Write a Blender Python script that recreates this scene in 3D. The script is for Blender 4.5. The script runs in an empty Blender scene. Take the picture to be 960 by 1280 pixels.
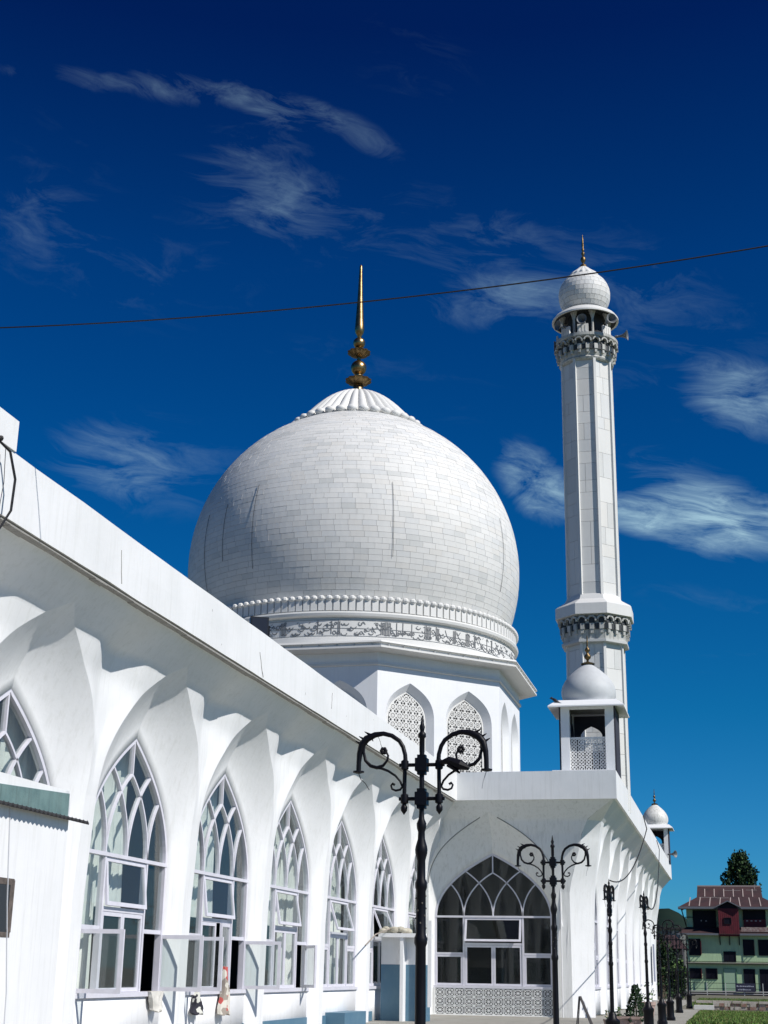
import bpy, bmesh, math, random
from math import sin, cos, pi, radians, sqrt, atan2, asin
from mathutils import Vector, Matrix
random.seed(7)
SC = bpy.context.scene
COL = SC.collection
# ------------------------------------------------------------------ camera
cam = bpy.data.objects.new('camera', bpy.data.cameras.new('camera')); COL.objects.link(cam); SC.camera = cam
PITCH, ROLL, YAW = radians(18.079), radians(.919), radians(13.71)
fwd = Vector((-sin(YAW)*cos(PITCH), cos(YAW)*cos(PITCH), sin(PITCH)))
rt = Vector((cos(YAW), sin(YAW), 0)); up = rt.cross(fwd)
r2 = rt*cos(ROLL)+up*sin(ROLL); u2 = -rt*sin(ROLL)+up*cos(ROLL)
M = Matrix((r2, u2, -fwd)).transposed().to_4x4(); M.translation = (0, 0, 1.7)
cam.matrix_world = M
cam.data.sensor_fit = 'VERTICAL'; cam.data.sensor_height = 36; cam.data.lens = 1759.2/1280*36
cam.data.clip_start = .1; cam.data.clip_end = 9000
# ------------------------------------------------------------------ sun and sky
SUN_AZ = radians(21)      # from +X towards -Y
SUN_EL = radians(42.5)
sdir = Vector((cos(SUN_EL)*cos(SUN_AZ), -cos(SUN_EL)*sin(SUN_AZ), sin(SUN_EL)))
sl = bpy.data.lights.new('sun', 'SUN'); sl.energy = 4.95; sl.angle = radians(.5); sl.color = (1, .965, .915)
so = bpy.data.objects.new('sun', sl); COL.objects.link(so); so.rotation_euler = sdir.to_track_quat('Z', 'Y').to_euler()
so.location = (30, -20, 60)
SC.view_settings.view_transform = 'Standard'; SC.view_settings.look = 'None'
SC.view_settings.exposure = 0.0; SC.view_settings.gamma = 1
W = bpy.data.worlds.new('World'); SC.world = W; W.use_nodes = True
nt = W.node_tree; nt.nodes.clear()
def N(t, **k):
    n = nt.nodes.new(t)
    for a, b in k.items(): setattr(n, a, b)
    return n
def LK(a, b): nt.links.new(a, b)
def MATH(op, a, b=None, c=None, clamp=False):
    n = N('ShaderNodeMath', operation=op, use_clamp=clamp)
    for i, v in enumerate((a, b, c)):
        if v is None: continue
        if isinstance(v, (int, float)): n.inputs[i].default_value = v
        else: LK(v, n.inputs[i])
    return n.outputs[0]
def world():
    sky = N('ShaderNodeTexSky', sky_type='NISHITA', sun_disc=False, sun_elevation=SUN_EL,
            sun_rotation=atan2(sdir.x, sdir.y), altitude=1600, air_density=1.0, dust_density=.25, ozone_density=3.5)
    gm = N('ShaderNodeGamma'); gm.inputs[1].default_value = SKY_GAMMA; LK(sky.outputs[0], gm.inputs[0])
    tint = N('ShaderNodeMix', data_type='RGBA', blend_type='MULTIPLY'); tint.inputs[0].default_value = 1
    LK(gm.outputs[0], tint.inputs[6]); 
    tc = N('ShaderNodeTexCoord'); sp = N('ShaderNodeSeparateXYZ'); LK(tc.outputs['Generated'], sp.inputs[0])
    az = MATH('MULTIPLY', MATH('ARCTAN2', sp.outputs[0], sp.outputs[1]), 180/pi)
    el = MATH('MULTIPLY', MATH('ARCSINE', sp.outputs[2]), 180/pi)
    # cirrus patches: az, el, half length, half width, tilt (degrees), strength
    cr = N('ShaderNodeValToRGB'); LK(MATH('DIVIDE', el, 90, clamp=True), cr.inputs[0])
    e = cr.color_ramp.elements
    e[0].position = 0; e[0].color = (.11, .34, .52, 1); e[1].position = 1; e[1].color = (.006, .12, .28, 1)
    for p_, c_ in ((5/90, (.075, .36, .54)), (10/90, (.022, .36, .52)), (20/90, (.005, .315, .56)), (28/90, (.003, .255, .53)), (37/90, (.003, .11, .35))):
        q_ = e.new(p_); q_.color = (*c_, 1)
    LK(cr.outputs[0], tint.inputs[7])
    ae = N('ShaderNodeCombineXYZ'); LK(az, ae.inputs[0]); LK(el, ae.inputs[1])
    total = None
    for a0, e0, L_, W_, ang, s_ in CLOUDS:
        mp = N('ShaderNodeMapping', vector_type='TEXTURE'); LK(ae.outputs[0], mp.inputs[0])
        mp.inputs['Location'].default_value = (a0, e0, 0); mp.inputs['Rotation'].default_value = (0, 0, radians(ang))
        mp.inputs['Scale'].default_value = (L_, W_, 1)
        dl = N('ShaderNodeVectorMath', operation='DOT_PRODUCT'); LK(mp.outputs[0], dl.inputs[0]); LK(mp.outputs[0], dl.inputs[1])
        m = MATH('MAXIMUM', MATH('MULTIPLY_ADD', dl.outputs['Value'], -s_, s_), 0)
        total = m if total is None else MATH('ADD', total, m)
    cb = N('ShaderNodeCombineXYZ'); LK(MATH('MULTIPLY', az, .1), cb.inputs[0]); LK(MATH('MULTIPLY', el, .19), cb.inputs[1])
    rot = N('ShaderNodeVectorRotate', rotation_type='Z_AXIS'); rot.inputs['Angle'].default_value = radians(18); LK(cb.outputs[0], rot.inputs[0])
    n0 = N('ShaderNodeTexNoise'); n0.inputs['Scale'].default_value = 1.1; n0.inputs['Detail'].default_value = 3; LK(rot.outputs[0], n0.inputs['Vector'])
    wv = N('ShaderNodeVectorMath', operation='MULTIPLY_ADD'); LK(n0.outputs['Color'], wv.inputs[0]); wv.inputs[1].default_value = (.9, .5, 0); LK(rot.outputs[0], wv.inputs[2])
    st = N('ShaderNodeMapping'); st.inputs['Scale'].default_value = (.75, 1.35, 1); LK(wv.outputs[0], st.inputs[0])
    n1 = N('ShaderNodeTexNoise'); n1.inputs['Scale'].default_value = 3.4; n1.inputs['Detail'].default_value = 12
    n1.inputs['Roughness'].default_value = .66; n1.inputs['Distortion'].default_value = .6; LK(st.outputs[0], n1.inputs['Vector'])
    # the cloud is where noise rises above a threshold that falls towards the middle of each patch
    soft = MATH('POWER', MATH('MULTIPLY', total, 1.5, clamp=True), .75)
    den = MATH('MULTIPLY', MATH('SUBTRACT', n1.outputs[0], MATH('MULTIPLY_ADD', soft, -.27, .61)), 3.2, clamp=True)
    fs = N('ShaderNodeMapping'); fs.inputs['Scale'].default_value = (2.2, 9.5, 1); LK(wv.outputs[0], fs.inputs[0])
    n3 = N('ShaderNodeTexNoise'); n3.inputs['Scale'].default_value = 2.4; n3.inputs['Detail'].default_value = 7; n3.inputs['Roughness'].default_value = .7; LK(fs.outputs[0], n3.inputs['Vector'])
    fib = MATH('MULTIPLY_ADD', n3.outputs[0], 1.5, .08, clamp=True)
    fac = MATH('MULTIPLY', MATH('MULTIPLY', den, fib), MATH('MULTIPLY', MATH('POWER', total, 1.45), .82), clamp=True)
    mx = N('ShaderNodeMix', data_type='RGBA'); LK(fac, mx.inputs[0]); LK(tint.outputs[2], mx.inputs[6])
    mx.inputs[7].default_value = (*CLOUD_COL, 1)
    bg = N('ShaderNodeBackground'); bg.inputs[1].default_value = .1; LK(mx.outputs[2], bg.inputs[0])
    out = N('ShaderNodeOutputWorld'); LK(bg.outputs[0], out.inputs[0])
SKY_GAMMA = 1.2; CLOUD_COL = (3.6, 5.6, 6.8)
CLOUDS = [(-27.82, 34.17, 2.21, 0.58, -1.1, 0.33), (-23.8, 34.3, 3.61, 0.78, -1.7, 0.48), (-19.11, 34.03, 3.51, 0.88, -9.9, 0.48), (-15.03, 33.05, 3.16, 0.78, -22.6, 0.39), (-19.78, 31.18, 4.51, 2.99, -0.8, 0.39), (-26.22, 27.41, 8.97, 2.99, -5.7, 0.23), (-28.95, 30.09, 3.54, 3.9, -30, 0.16), (-13.92, 29.41, 7.51, 2.59, -3.4, 0.27), (-8.83, 26.52, 4.7, 1.3, 2.4, 0.48), (-5.58, 27.95, 7.02, 2.99, -10.4, 0.27), (-23.84, 19.48, 5.35, 2.59, 0, 0.42), (-25.69, 19.61, 3.29, 1.69, -7.3, 0.26), (-7.25, 19.28, 2.49, 1.56, -47.1, 1.05), (-4.2, 18.07, 2.87, 1.04, -14, 0.58), (0.21, 17.35, 5.25, 1.62, -10.4, 1.21), (-0.2, 18.61, 4.41, 1.42, -25.1, 0.58), (1.76, 22.15, 3.19, 1.76, -22.6, 0.66), (-0.69, 24.35, 6.38, 4.21, -19.1, 0.25), (-12.21, 23.1, 4.54, 1.95, -3.3, 0.16), (-31.12, 34.08, 1.19, 0.47, -1.4, 0.35), (-12.72, 35.82, 3.95, 2.08, -10.8, 0.16), (-0.45, 14.3, 4.56, 0.78, -8.8, 0.21), (-0.89, 12.06, 4.08, 0.78, -0.2, 0.19), (-16.31, 24.35, 3.33, 1.3, -2.1, 0.17)]
world()
# ------------------------------------------------------------------ materials
MATS = {}
def mat(name, col, rough=.6, metal=0, noise=0, nscale=3, streak=0, bump=0, bscale=40, spec=.5, col2=None, streak_col=None, coords='Object'):
    if name in MATS: return MATS[name]
    m = bpy.data.materials.new(name); m.use_nodes = True; t = m.node_tree; b = t.nodes['Principled BSDF']
    b.inputs['Roughness'].default_value = rough; b.inputs['Metallic'].default_value = metal
    b.inputs['Specular IOR Level'].default_value = spec; b.inputs['Base Color'].default_value = (*col, 1)
    MATS[name] = m
    if not (noise or streak or bump): return m
    tc = t.nodes.new('ShaderNodeTexCoord'); geo = t.nodes.new('ShaderNodeNewGeometry')
    src = geo.outputs['Position'] if coords == 'World' else tc.outputs['Object']
    cur = None
    def mix(f, a, b_):
        x = t.nodes.new('ShaderNodeMix'); x.data_type = 'RGBA'
        t.links.new(f, x.inputs[0])
        if isinstance(a, tuple): x.inputs[6].default_value = (*a, 1)
        else: t.links.new(a, x.inputs[6])
        x.inputs[7].default_value = (*b_, 1); return x.outputs[2]
    def nz(scale, detail, vec, lo, hi, amt, rg=.6):
        n = t.nodes.new('ShaderNodeTexNoise'); n.inputs['Scale'].default_value = scale; n.inputs['Detail'].default_value = detail
        n.inputs['Roughness'].default_value = rg
        t.links.new(vec, n.inputs['Vector']); r = t.nodes.new('ShaderNodeMapRange')
        r.inputs['From Min'].default_value = lo; r.inputs['From Max'].default_value = hi; r.inputs['To Max'].default_value = amt
        t.links.new(n.outputs[0], r.inputs[0]); return r.outputs[0]
    base = col
    if noise:
        c2 = col2 or tuple(c*.72 for c in col)
        base = mix(nz(nscale, 6, src, .42, .72, noise), base, c2)
    if streak:
        mp = t.nodes.new('ShaderNodeMapping'); mp.inputs['Scale'].default_value = (5.5, 5.5, .35); t.links.new(src, mp.inputs[0])
        base = mix(nz(1.6, 7, mp.outputs[0], .5, .74, streak, .7), base, streak_col or tuple(c*.6 for c in col))
    if not isinstance(base, tuple): t.links.new(base, b.inputs['Base Color'])
    if bump:
        n = t.nodes.new('ShaderNodeTexNoise'); n.inputs['Scale'].default_value = bscale; n.inputs['Detail'].default_value = 5
        t.links.new(src, n.inputs['Vector']); bp = t.nodes.new('ShaderNodeBump'); bp.inputs['Strength'].default_value = bump
        bp.inputs['Distance'].default_value = .02; t.links.new(n.outputs[0], bp.inputs['Height']); t.links.new(bp.outputs[0], b.inputs['Normal'])
    return m
WHITE = mat('white_paint', (.80, .80, .80), .62, noise=.8, nscale=.45, streak=.5, bump=.18, bscale=9, col2=(.71, .715, .71), streak_col=(.60, .60, .57), coords='World')
WEATH = mat('weathered_paint', (.80, .80, .78), .7, noise=.4, nscale=.5, streak=.5, bump=.2, bscale=9, col2=(.72, .73, .70), streak_col=(.44, .44, .40), coords='World')
CONC = mat('bare_concrete', (.30, .29, .27), .85, noise=.8, nscale=6, bump=.5, coords='World')
FRAME = mat('lilac_frame_paint', (.66, .65, .71), .45, noise=.5, nscale=3, col2=(.52, .51, .54))
FRAMEG = mat('lilac_grey_paint', (.58, .56, .62), .5, noise=.4, nscale=4)
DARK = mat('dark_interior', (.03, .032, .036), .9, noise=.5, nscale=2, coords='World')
CURT = mat('curtain_cloth', (.80, .81, .76), .9, noise=.6, nscale=2, bump=.3)
BLUE = mat('blue_dado_paint', (.075, .17, .25), .5, noise=.6, nscale=2, col2=(.12, .22, .28), coords='World')
IRON = mat('black_iron_paint', (.004, .004, .007), .45, noise=.3, nscale=8, col2=(.010, .009, .012), spec=.22)
CABLE = mat('black_cable', (.008, .008, .01), .6)
GREYC = mat('grey_cable', (.45, .46, .46), .6)
GOLD = mat('aged_gold', (.42, .28, .12), .34, metal=1, noise=.8, nscale=3, col2=(.10, .07, .04), bump=.3, bscale=8)
GOLDD = mat('tarnished_gold', (.22, .15, .07), .45, metal=1, noise=.9, nscale=5, col2=(.05, .04, .03), bump=.9, bscale=10)
GROUT = mat('dark_grout', (.50, .51, .50), .9)
TONES = [mat('marble_%s' % n, c, .6, spec=.3, noise=.75, nscale=.33, streak=.12, col2=d, bump=.12, bscale=4, coords='World') for n, c, d in (
    ('white', (.700, .697, .675), (.625, .62, .595)), ('pale', (.675, .675, .655), (.60, .60, .58)), ('warm', (.675, .665, .635), (.61, .60, .57)),
    ('cool', (.650, .655, .645), (.57, .58, .57)), ('grey', (.605, .610, .595), (.52, .53, .515)))]
MARB = TONES[0]
MSTAIN = mat('stained_marble', (.68, .68, .65), .55, noise=.8, nscale=2.2, streak=.8, col2=(.5, .5, .47), streak_col=(.2, .2, .18), coords='World')
INK = mat('flat_black', (.03, .035, .04), .6)
ENGR = mat('engraved_grey', (.12, .13, .14), .7)
GALST = mat('weathered_gallery_stone', (.50, .50, .47), .65, noise=.9, nscale=2.5, streak=.9, col2=(.30, .31, .29), streak_col=(.10, .10, .09), coords='World')
JALI = mat('jali_stone', (.74, .74, .73), .6, noise=.5, nscale=4, coords='World')
JALIOLD = mat('weathered_jali', (.78, .79, .78), .7, noise=.5, nscale=2.5, streak=.3, col2=(.62, .64, .65), coords='World')
SILVER = mat('silver_paint', (.52, .54, .55), .62, metal=0, noise=.5, nscale=2, bump=.1, bscale=5)
TEAL = mat('green_sheet', (.16, .25, .24), .6, noise=.9, nscale=3, streak=.5, col2=(.10, .17, .17), streak_col=(.05, .05, .05), bump=.3)
RUST = mat('dark_tin', (.035, .033, .035), .7, noise=.5, nscale=9)
WOOD = mat('old_dark_wood', (.13, .105, .09), .8, noise=.9, nscale=6, col2=(.04, .035, .03), bump=.6, bscale=20)
def glass(name, tint, amt, rough=.03):
    m = bpy.data.materials.new(name); m.use_nodes = True; t = m.node_tree; t.nodes.clear()
    o = t.nodes.new('ShaderNodeOutputMaterial'); tr = t.nodes.new('ShaderNodeBsdfTransparent'); tr.inputs[0].default_value = (*tint, 1)
    g = t.nodes.new('ShaderNodeBsdfGlossy'); g.inputs['Roughness'].default_value = rough; g.inputs[0].default_value = (.9, .93, .95, 1)
    d = t.nodes.new('ShaderNodeBsdfDiffuse'); d.inputs[0].default_value = (.35, .37, .36, 1)
    x = t.nodes.new('ShaderNodeMixShader'); x.inputs[0].default_value = amt; t.links.new(tr.outputs[0], x.inputs[1]); t.links.new(d.outputs[0], x.inputs[2])
    lw = t.nodes.new('ShaderNodeLayerWeight'); lw.inputs['Blend'].default_value = .5
    pw = t.nodes.new('ShaderNodeMath'); pw.operation = 'POWER'; pw.inputs[1].default_value = 5; t.links.new(lw.outputs['Facing'], pw.inputs[0])
    f = t.nodes.new('ShaderNodeMath'); f.operation = 'MULTIPLY_ADD'; f.inputs[1].default_value = .5; f.inputs[2].default_value = .03; t.links.new(pw.outputs[0], f.inputs[0])
    y = t.nodes.new('ShaderNodeMixShader'); t.links.new(f.outputs[0], y.inputs[0]); t.links.new(x.outputs[0], y.inputs[1]); t.links.new(g.outputs[0], y.inputs[2])
    t.links.new(y.outputs[0], o.inputs[0]); MATS[name] = m; return m
GLASS = glass('dusty_glass', (.91, .935, .93), .05)
GLASSF = glass('clear_glass', (.45, .5, .5), .02)
# ------------------------------------------------------------------ mesh helpers
ROOT = {}
def wloc(o):
    v = Vector((0, 0, 0))
    while o is not None: v += o.location; o = o.parent
    return v
class MB:
    def __init__(s): s.v = []; s.f = []; s.mi = []; s.m = 0
    def face(s, pts):
        n = len(s.v); s.v += [tuple(p) for p in pts]; s.f.append(tuple(range(n, n+len(pts)))); s.mi.append(s.m)
    def grid(s, rows, close=False):
        n = len(s.v); w = len(rows[0])
        for r in rows: s.v += [tuple(p) for p in r]
        for i in range(len(rows)-1):
            for j in range(w if close else w-1):
                a = n+i*w+j; b = n+i*w+(j+1) % w
                s.f.append((a, b, b+w, a+w)); s.mi.append(s.m)
        return s
    def box(s, x0, x1, y0, y1, z0, z1):
        n = len(s.v); s.v += [(x, y, z) for z in (z0, z1) for y in (y0, y1) for x in (x0, x1)]
        for q in ((0, 2, 3, 1), (4, 5, 7, 6), (0, 1, 5, 4), (2, 6, 7, 3), (1, 3, 7, 5), (0, 4, 6, 2)):
            s.f.append(tuple(n+k for k in q)); s.mi.append(s.m)
        return s
    def bar(s, p, q, w, h=None, ref=(0, 0, 1)):
        p, q = Vector(p), Vector(q); d = (q-p)
        if d.length < 1e-6: return s
        d.normalize(); r = Vector(ref)
        if abs(d.dot(r)) > .95: r = Vector((0, 1, 0)) if abs(d.y) < .9 else Vector((1, 0, 0))
        a = d.cross(r).normalized()*w/2; b = d.cross(a).normalized()*(h or w)/2
        n = len(s.v)
        for c in (p, q): s.v += [tuple(c+a+b), tuple(c-a+b), tuple(c-a-b), tuple(c+a-b)]
        for k in ((0, 3, 2, 1), (4, 5, 6, 7), (0, 1, 5, 4), (1, 2, 6, 5), (2, 3, 7, 6), (3, 0, 4, 7)):
            s.f.append(tuple(n+i for i in k)); s.mi.append(s.m)
        return s
    def tube(s, pts, r, n=6, cap=True):
        pts = [Vector(p) for p in pts]; R = r if isinstance(r, (list, tuple)) else [r]*len(pts)
        rows = []; a = None
        for i, p in enumerate(pts):
            d = (pts[min(i+1, len(pts)-1)]-pts[max(i-1, 0)]).normalized()
            if a is None:
                a = d.orthogonal().normalized()
            a = (a-d*a.dot(d)).normalized(); b = d.cross(a)
            rows.append([p+(a*cos(t*2*pi/n)+b*sin(t*2*pi/n))*R[i] for t in range(n)])
        s.grid(rows, True)
        if cap: s.face(rows[0][::-1]); s.face(rows[-1])
        return s
    def lathe(s, prof, n=24, c=(0, 0, 0), lobes=0, amp=0, a0=0, sq=None):
        rows = []
        for r, z in prof:
            rows.append([(c[0]+r*(1+amp*cos(lobes*(a0+2*pi*k/n)))*cos(a0+2*pi*k/n), c[1]+r*(1+amp*cos(lobes*(a0+2*pi*k/n)))*sin(a0+2*pi*k/n), c[2]+z) for k in range(n)])
        s.grid(rows, True); return s
    def prism(s, poly, axis, lo, hi):
        def P(a, b, k): return (a, k, b) if axis == 'y' else ((k, a, b) if axis == 'x' else (a, b, k))
        A = [P(a, b, lo) for a, b in poly]; B = [P(a, b, hi) for a, b in poly]
        s.face(A); s.face(B[::-1])
        for i in range(len(poly)): j = (i+1) % len(poly); s.face((A[i], B[i], B[j], A[j]))
        return s
    def strip(s, pts, w, y0, y1):       # a bar of width w following a line in the x-z plane, between depths y0 and y1
        L = []; Rr = []
        for i, p in enumerate(pts):
            a = pts[max(i-1, 0)]; b = pts[min(i+1, len(pts)-1)]; dx, dz = b[0]-a[0], b[1]-a[1]; l = math.hypot(dx, dz) or 1
            L.append((p[0]-dz/l*w/2, p[1]+dx/l*w/2)); Rr.append((p[0]+dz/l*w/2, p[1]-dx/l*w/2))
        rows = [[(a[0], y0, a[1]), (b[0], y0, b[1]), (b[0], y1, b[1]), (a[0], y1, a[1])] for a, b in zip(L, Rr)]
        s.grid(rows, True); s.face(rows[0]); s.face(rows[-1]); return s
    def ico(s, c, r, sc=(1, 1, 1), n=8, m=5):
        rows = []
        for i in range(m+1):
            t = pi*i/m; rr = max(sin(t), .001)
            rows.append([(c[0]+r*sc[0]*rr*cos(2*pi*k/n), c[1]+r*sc[1]*rr*sin(2*pi*k/n), c[2]+r*sc[2]*cos(t)) for k in range(n)])
        return s.grid(rows, True)
    def mesh(s, name, mats, smooth=False, off=None):
        me = bpy.data.meshes.new(name); o = off or Vector((0, 0, 0))
        me.from_pydata([(a-o.x, b-o.y, c-o.z) for a, b, c in s.v], [], s.f)
        if not isinstance(mats, (list, tuple)): mats = [mats]
        for m in mats: me.materials.append(m)
        if len(mats) > 1: me.polygons.foreach_set('material_index', s.mi)
        if smooth: me.polygons.foreach_set('use_smooth', [True]*len(me.polygons))
        me.update(); return me
    def build(s, name, mats, parent=None, smooth=False, local=False):
        me = s.mesh(name, mats, smooth, None if local or parent is None else wloc(parent))
        return link(name, me, parent)
def link(name, me, parent=None, loc=None, rz=0):
    o = bpy.data.objects.new(name, me); COL.objects.link(o)
    if parent is not None: o.parent = parent
    if loc is not None: o.location = loc
    if rz: o.rotation_euler = (0, 0, rz)
    return o
def tag(o, label, cat, group=None):
    o['label'] = label; o['category'] = cat
    if group: o['group'] = group
    return o
def thing(name, loc, label, cat, group=None, rz=0):
    o = link(name, None, None, loc, rz); o.empty_display_size = .3; return tag(o, label, cat, group)
def struct(o, kind='structure'): o['kind'] = kind; return o
def copy_tree(o, parent=None):
    c = o.copy(); COL.objects.link(c)
    if parent is not None: c.parent = parent
    for ch in list(o.children): copy_tree(ch, c)
    return c
def smooth_by(o, angle=40):
    me = o.data
    me.polygons.foreach_set('use_smooth', [True]*len(me.polygons)); me.set_sharp_from_angle(angle=radians(angle))
    return o
def weld(o, d=.0005):
    bm = bmesh.new(); bm.from_mesh(o.data); bmesh.ops.remove_doubles(bm, verts=bm.verts, dist=d); bmesh.ops.recalc_face_normals(bm, faces=bm.faces)
    bm.to_mesh(o.data); bm.free(); return o
def bez(p0, p1, p2, p3, n, skip0=False):
    out = []
    for i in range(1 if skip0 else 0, n+1):
        t = i/n; a = (1-t)**3; b = 3*t*(1-t)**2; c = 3*t*t*(1-t); d = t**3
        out.append((a*p0[0]+b*p1[0]+c*p2[0]+d*p3[0], a*p0[1]+b*p1[1]+c*p2[1]+d*p3[1]))
    return out
def interp(x, tab):
    if x <= tab[0][0]: return tab[0][1]
    for (a, b), (c, d) in zip(tab, tab[1:]):
        if x <= c: return b+(d-b)*(x-a)/(c-a)
    return tab[-1][1]

# ================================================================== SETTING
g = MB(); g.grid([[(x, y, -.02) for x in (-6000, -200, -60, -3.9, 60, 200, 6000)] for y in (-3000, -50, 60, 200, 900, 7000)])
struct(g.build('ground', mat('dry_ground', (.16, .145, .11), .95, noise=.8, nscale=.05, col2=(.08, .10, .05), bump=.5, bscale=3, coords='World')))
g = MB(); g.box(-13.5, -2.05, -30, 66, -.15, .0); g.box(-5.9, -3.35, 66, 116, -.15, .0)
struct(g.build('paved_forecourt', mat('pale_paving', (.30, .29, .26), .85, noise=.7, nscale=1.3, col2=(.20, .19, .16), bump=.4, bscale=12, coords='World')))
g = MB(); g.box(-3.1, -2.05, 66, 82, -.10, .004)
struct(g.build('pavement', MATS['pale_paving']))
# lawn sheet with blades
g = MB(); g.box(-2.0, 60, 20, 77.5, -.2, .012); g.box(-3.0, 40, 92, 118, -.2, .03)
struct(g.build('lawn_soil', mat('lawn_green', (.06, .12, .02), .95, noise=.9, nscale=1.5, col2=(.10, .13, .03), bump=.8, bscale=30, coords='World')))
def grass(name, x0, x1, y0, y1, n, h, z, mm, label):
    g = MB(); rnd = random.Random(3)
    for i in range(n):
        x, y = rnd.uniform(x0, x1), rnd.uniform(y0, y1); a = rnd.uniform(0, pi); hh = h*rnd.uniform(.5, 1.3); w = rnd.uniform(.02, .05)
        lx, ly = rnd.uniform(-.05, .05), rnd.uniform(-.05, .05)
        g.m = rnd.randrange(3)
        g.face(((x-w*cos(a), y-w*sin(a), z), (x+w*cos(a), y+w*sin(a), z), (x+lx, y+ly, z+hh)))
    o = g.build(name, mm); o['kind'] = 'stuff'; tag(o, label, 'grass')
GR = [mat('grass_bright', (.10, .20, .02), .7), mat('grass_mid', (.06, .13, .02), .7), mat('grass_dry', (.16, .17, .05), .8)]
grass('lawn_grass', -1.95, 5, 57, 77.4, 26000, .10, .01, GR, 'bright green mown lawn beside the row of black lamp posts')
grass('meadow_grass', -2.9, 6, 92, 118, 12000, .14, .03, [GR[1], GR[2], GR[1]], 'dull green strip of grass in front of the green house')
# low retaining edge of pale stone slabs and rubble
t = thing('stone_edging', (0, 84, 0), 'low broken wall of pale slabs and rubble across the lawn', 'low wall')
rnd = random.Random(5)
PST = mat('pale_stone', (.42, .39, .35), .85, noise=.8, nscale=4, col2=(.25, .2, .17), bump=.5); RBR = mat('red_rubble', (.24, .13, .10), .9, noise=.9, nscale=6, col2=(.3, .27, .24), bump=.6)
x = -2.3
while x < 6:
    w = rnd.uniform(.5, 1.1); MB().box(x, x+w-.03, 83.6+rnd.uniform(-.05, .05), 84.3, .33, .43+rnd.uniform(0, .03)).build('slab', PST, t); x += w
x = -1.4
while x < 6:
    w = rnd.uniform(.14, .34); z0 = 0
    for k in range(2): MB().box(x, x+w-.02, 83.62+rnd.uniform(-.05, .08), 84.25, z0, z0+.165).build('rubble_block', RBR if rnd.random() < .45 else PST, t); z0 += .165
    x += w
MB().box(-2.4, -1.35, 82.6, 83.4, .0, .22).build('step', mat('white_stone', (.62, .62, .6), .8, noise=.5, nscale=3), t)
# hills
g = MB(); rows = []
from mathutils import noise as mn
for j in range(26):
    rr = 1900+j*60
    row = []
    for i in range(140):
        a = radians(-32+i*.34); x, y = rr*sin(a), rr*cos(a); tt = j/25
        az = math.degrees(a)
        prof = interp(az, [(-32, 30), (-10, 60), (-4.6, 100), (-3.4, 98), (-2.9, 108), (-2.55, 112), (-2.1, 106), (-1.7, 92), (-1.1, 78), (0, 66), (1.5, 60), (16, 40)])
        z = prof*min(1, sin(pi*min(1, tt*1.1+.02))**.7+.0)+mn.noise(Vector((x/60, y/60, 0)))*6*sin(pi*tt)-8*(1-sin(pi*tt))
        row.append((x, y, z-2))
    rows.append(row)
g.grid(rows); o = g.build('hills', mat('far_forest', (.014, .026, .022), 1, noise=.8, nscale=.02, spec=0, col2=(.022, .034, .026), bump=1, bscale=.05, coords='World')); struct(o); smooth_by(o, 80)

# ================================================================== MOSQUE HALL
FTAB = [(0, .34), (3.1, .37), (5, .47), (5.8, .57), (6.3, .66), (6.9, .77), (7.4, .82), (7.98, .98), (8.15, 1.12), (8.28, 1.22), (8.5, 1.42), (8.65, 1.55), (8.79, 1.68)]
VTAB = [(5, 0), (6.0, .08), (6.9, .20), (7.6, .27), (8.0, .25), (8.4, .12), (8.79, 0)]   # valley between two arch rims
F = lambda z: interp(z, FTAB)
HALF = 2.99; WA = 2.28; SILL = 1.15; SPR = 4.0; APX = 6.66
def arch_pts(a, spr, apx, n=20):      # right half of the window arch, bottom to apex
    h = apx-spr
    return bez((a, spr), (a, spr+.55/1.148*h*1.0), (.42*a, spr+.92/1.148*h), (0, apx), n)
INNER = [(WA, z) for z in (0, 1.15, 2.5)]+arch_pts(WA, SPR, APX, 24)
OUTER = [(2.74, z) for z in (0, 1.4, 3.1)]+bez((2.74, 5.0), (2.86, 6.6), (1.5, 7.5), (0, 8.28), 24)
def srow(s, u, z, edge, n=8):
    e = HALF if edge is None else edge(z); out = []
    for k in range(n+1):
        x = u+(e-u)*k/n; v = 0
        if edge is None: v = interp(z, VTAB)*max(0, min(1, 1.25-(HALF-x)/1.0))**1.2*min(1, (x-u)/.35+.0)
        out.append((s*x, -(F(z)-v), z))
    return out
def bay_mesh(name, mats, right_edge=None, left_edge=None, panel=True, a=WA):
    g = MB()
    inn = [(u*a/WA, z) for u, z in INNER]
    for s in (1, -1):
        g.m = 0
        rows = []
        for k in range(9):
            t_ = max(0, (k-1)/7); row = []
            for (u0, z0), (u1, z1) in zip(inn, OUTER):
                f1 = F(z1); o_ = -.12 if k == 0 else .10+(f1-.10)*t_**(.72+1.0*max(0, min(1, (z1-5)/2.8)))
                row.append((s*(u0+(u1-u0)*t_), -o_, z0+(z1-z0)*t_))
            rows.append(row)
        g.grid(rows)
        # spandrel
        edge = right_edge if s > 0 else left_edge
        rows = []
        g.m = 1
        for u, z in OUTER[3:]:
            rows.append(srow(s, u, z, edge))
        for z in (8.34, 8.42, 8.5, 8.6, 8.7, 8.79): rows.append(srow(s, 0, z, edge))
        g.grid(rows)
        # pier strip below the springing of the outer arch
        e0 = HALF if edge is None else edge(5)
        g.m = 0
        g.grid([[(s*2.74, -F(z), z), (s*e0, -F(z), z)] for z in (0, 1.4, 3.1, 5.0)])
    if panel:
        g.m = 0
        g.box(-WA-.02, WA+.02, -.10, .1, 0, SILL-.06)
    me = g.mesh(name, mats); 
    me.polygons.foreach_set('use_smooth', [True]*len(me.polygons))
    return me
hall = thing('mosque_hall', (-13.05, 62.14, 0), 'long white hall with pointed-arch windows under a deep overhanging parapet', 'mosque building')
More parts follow.
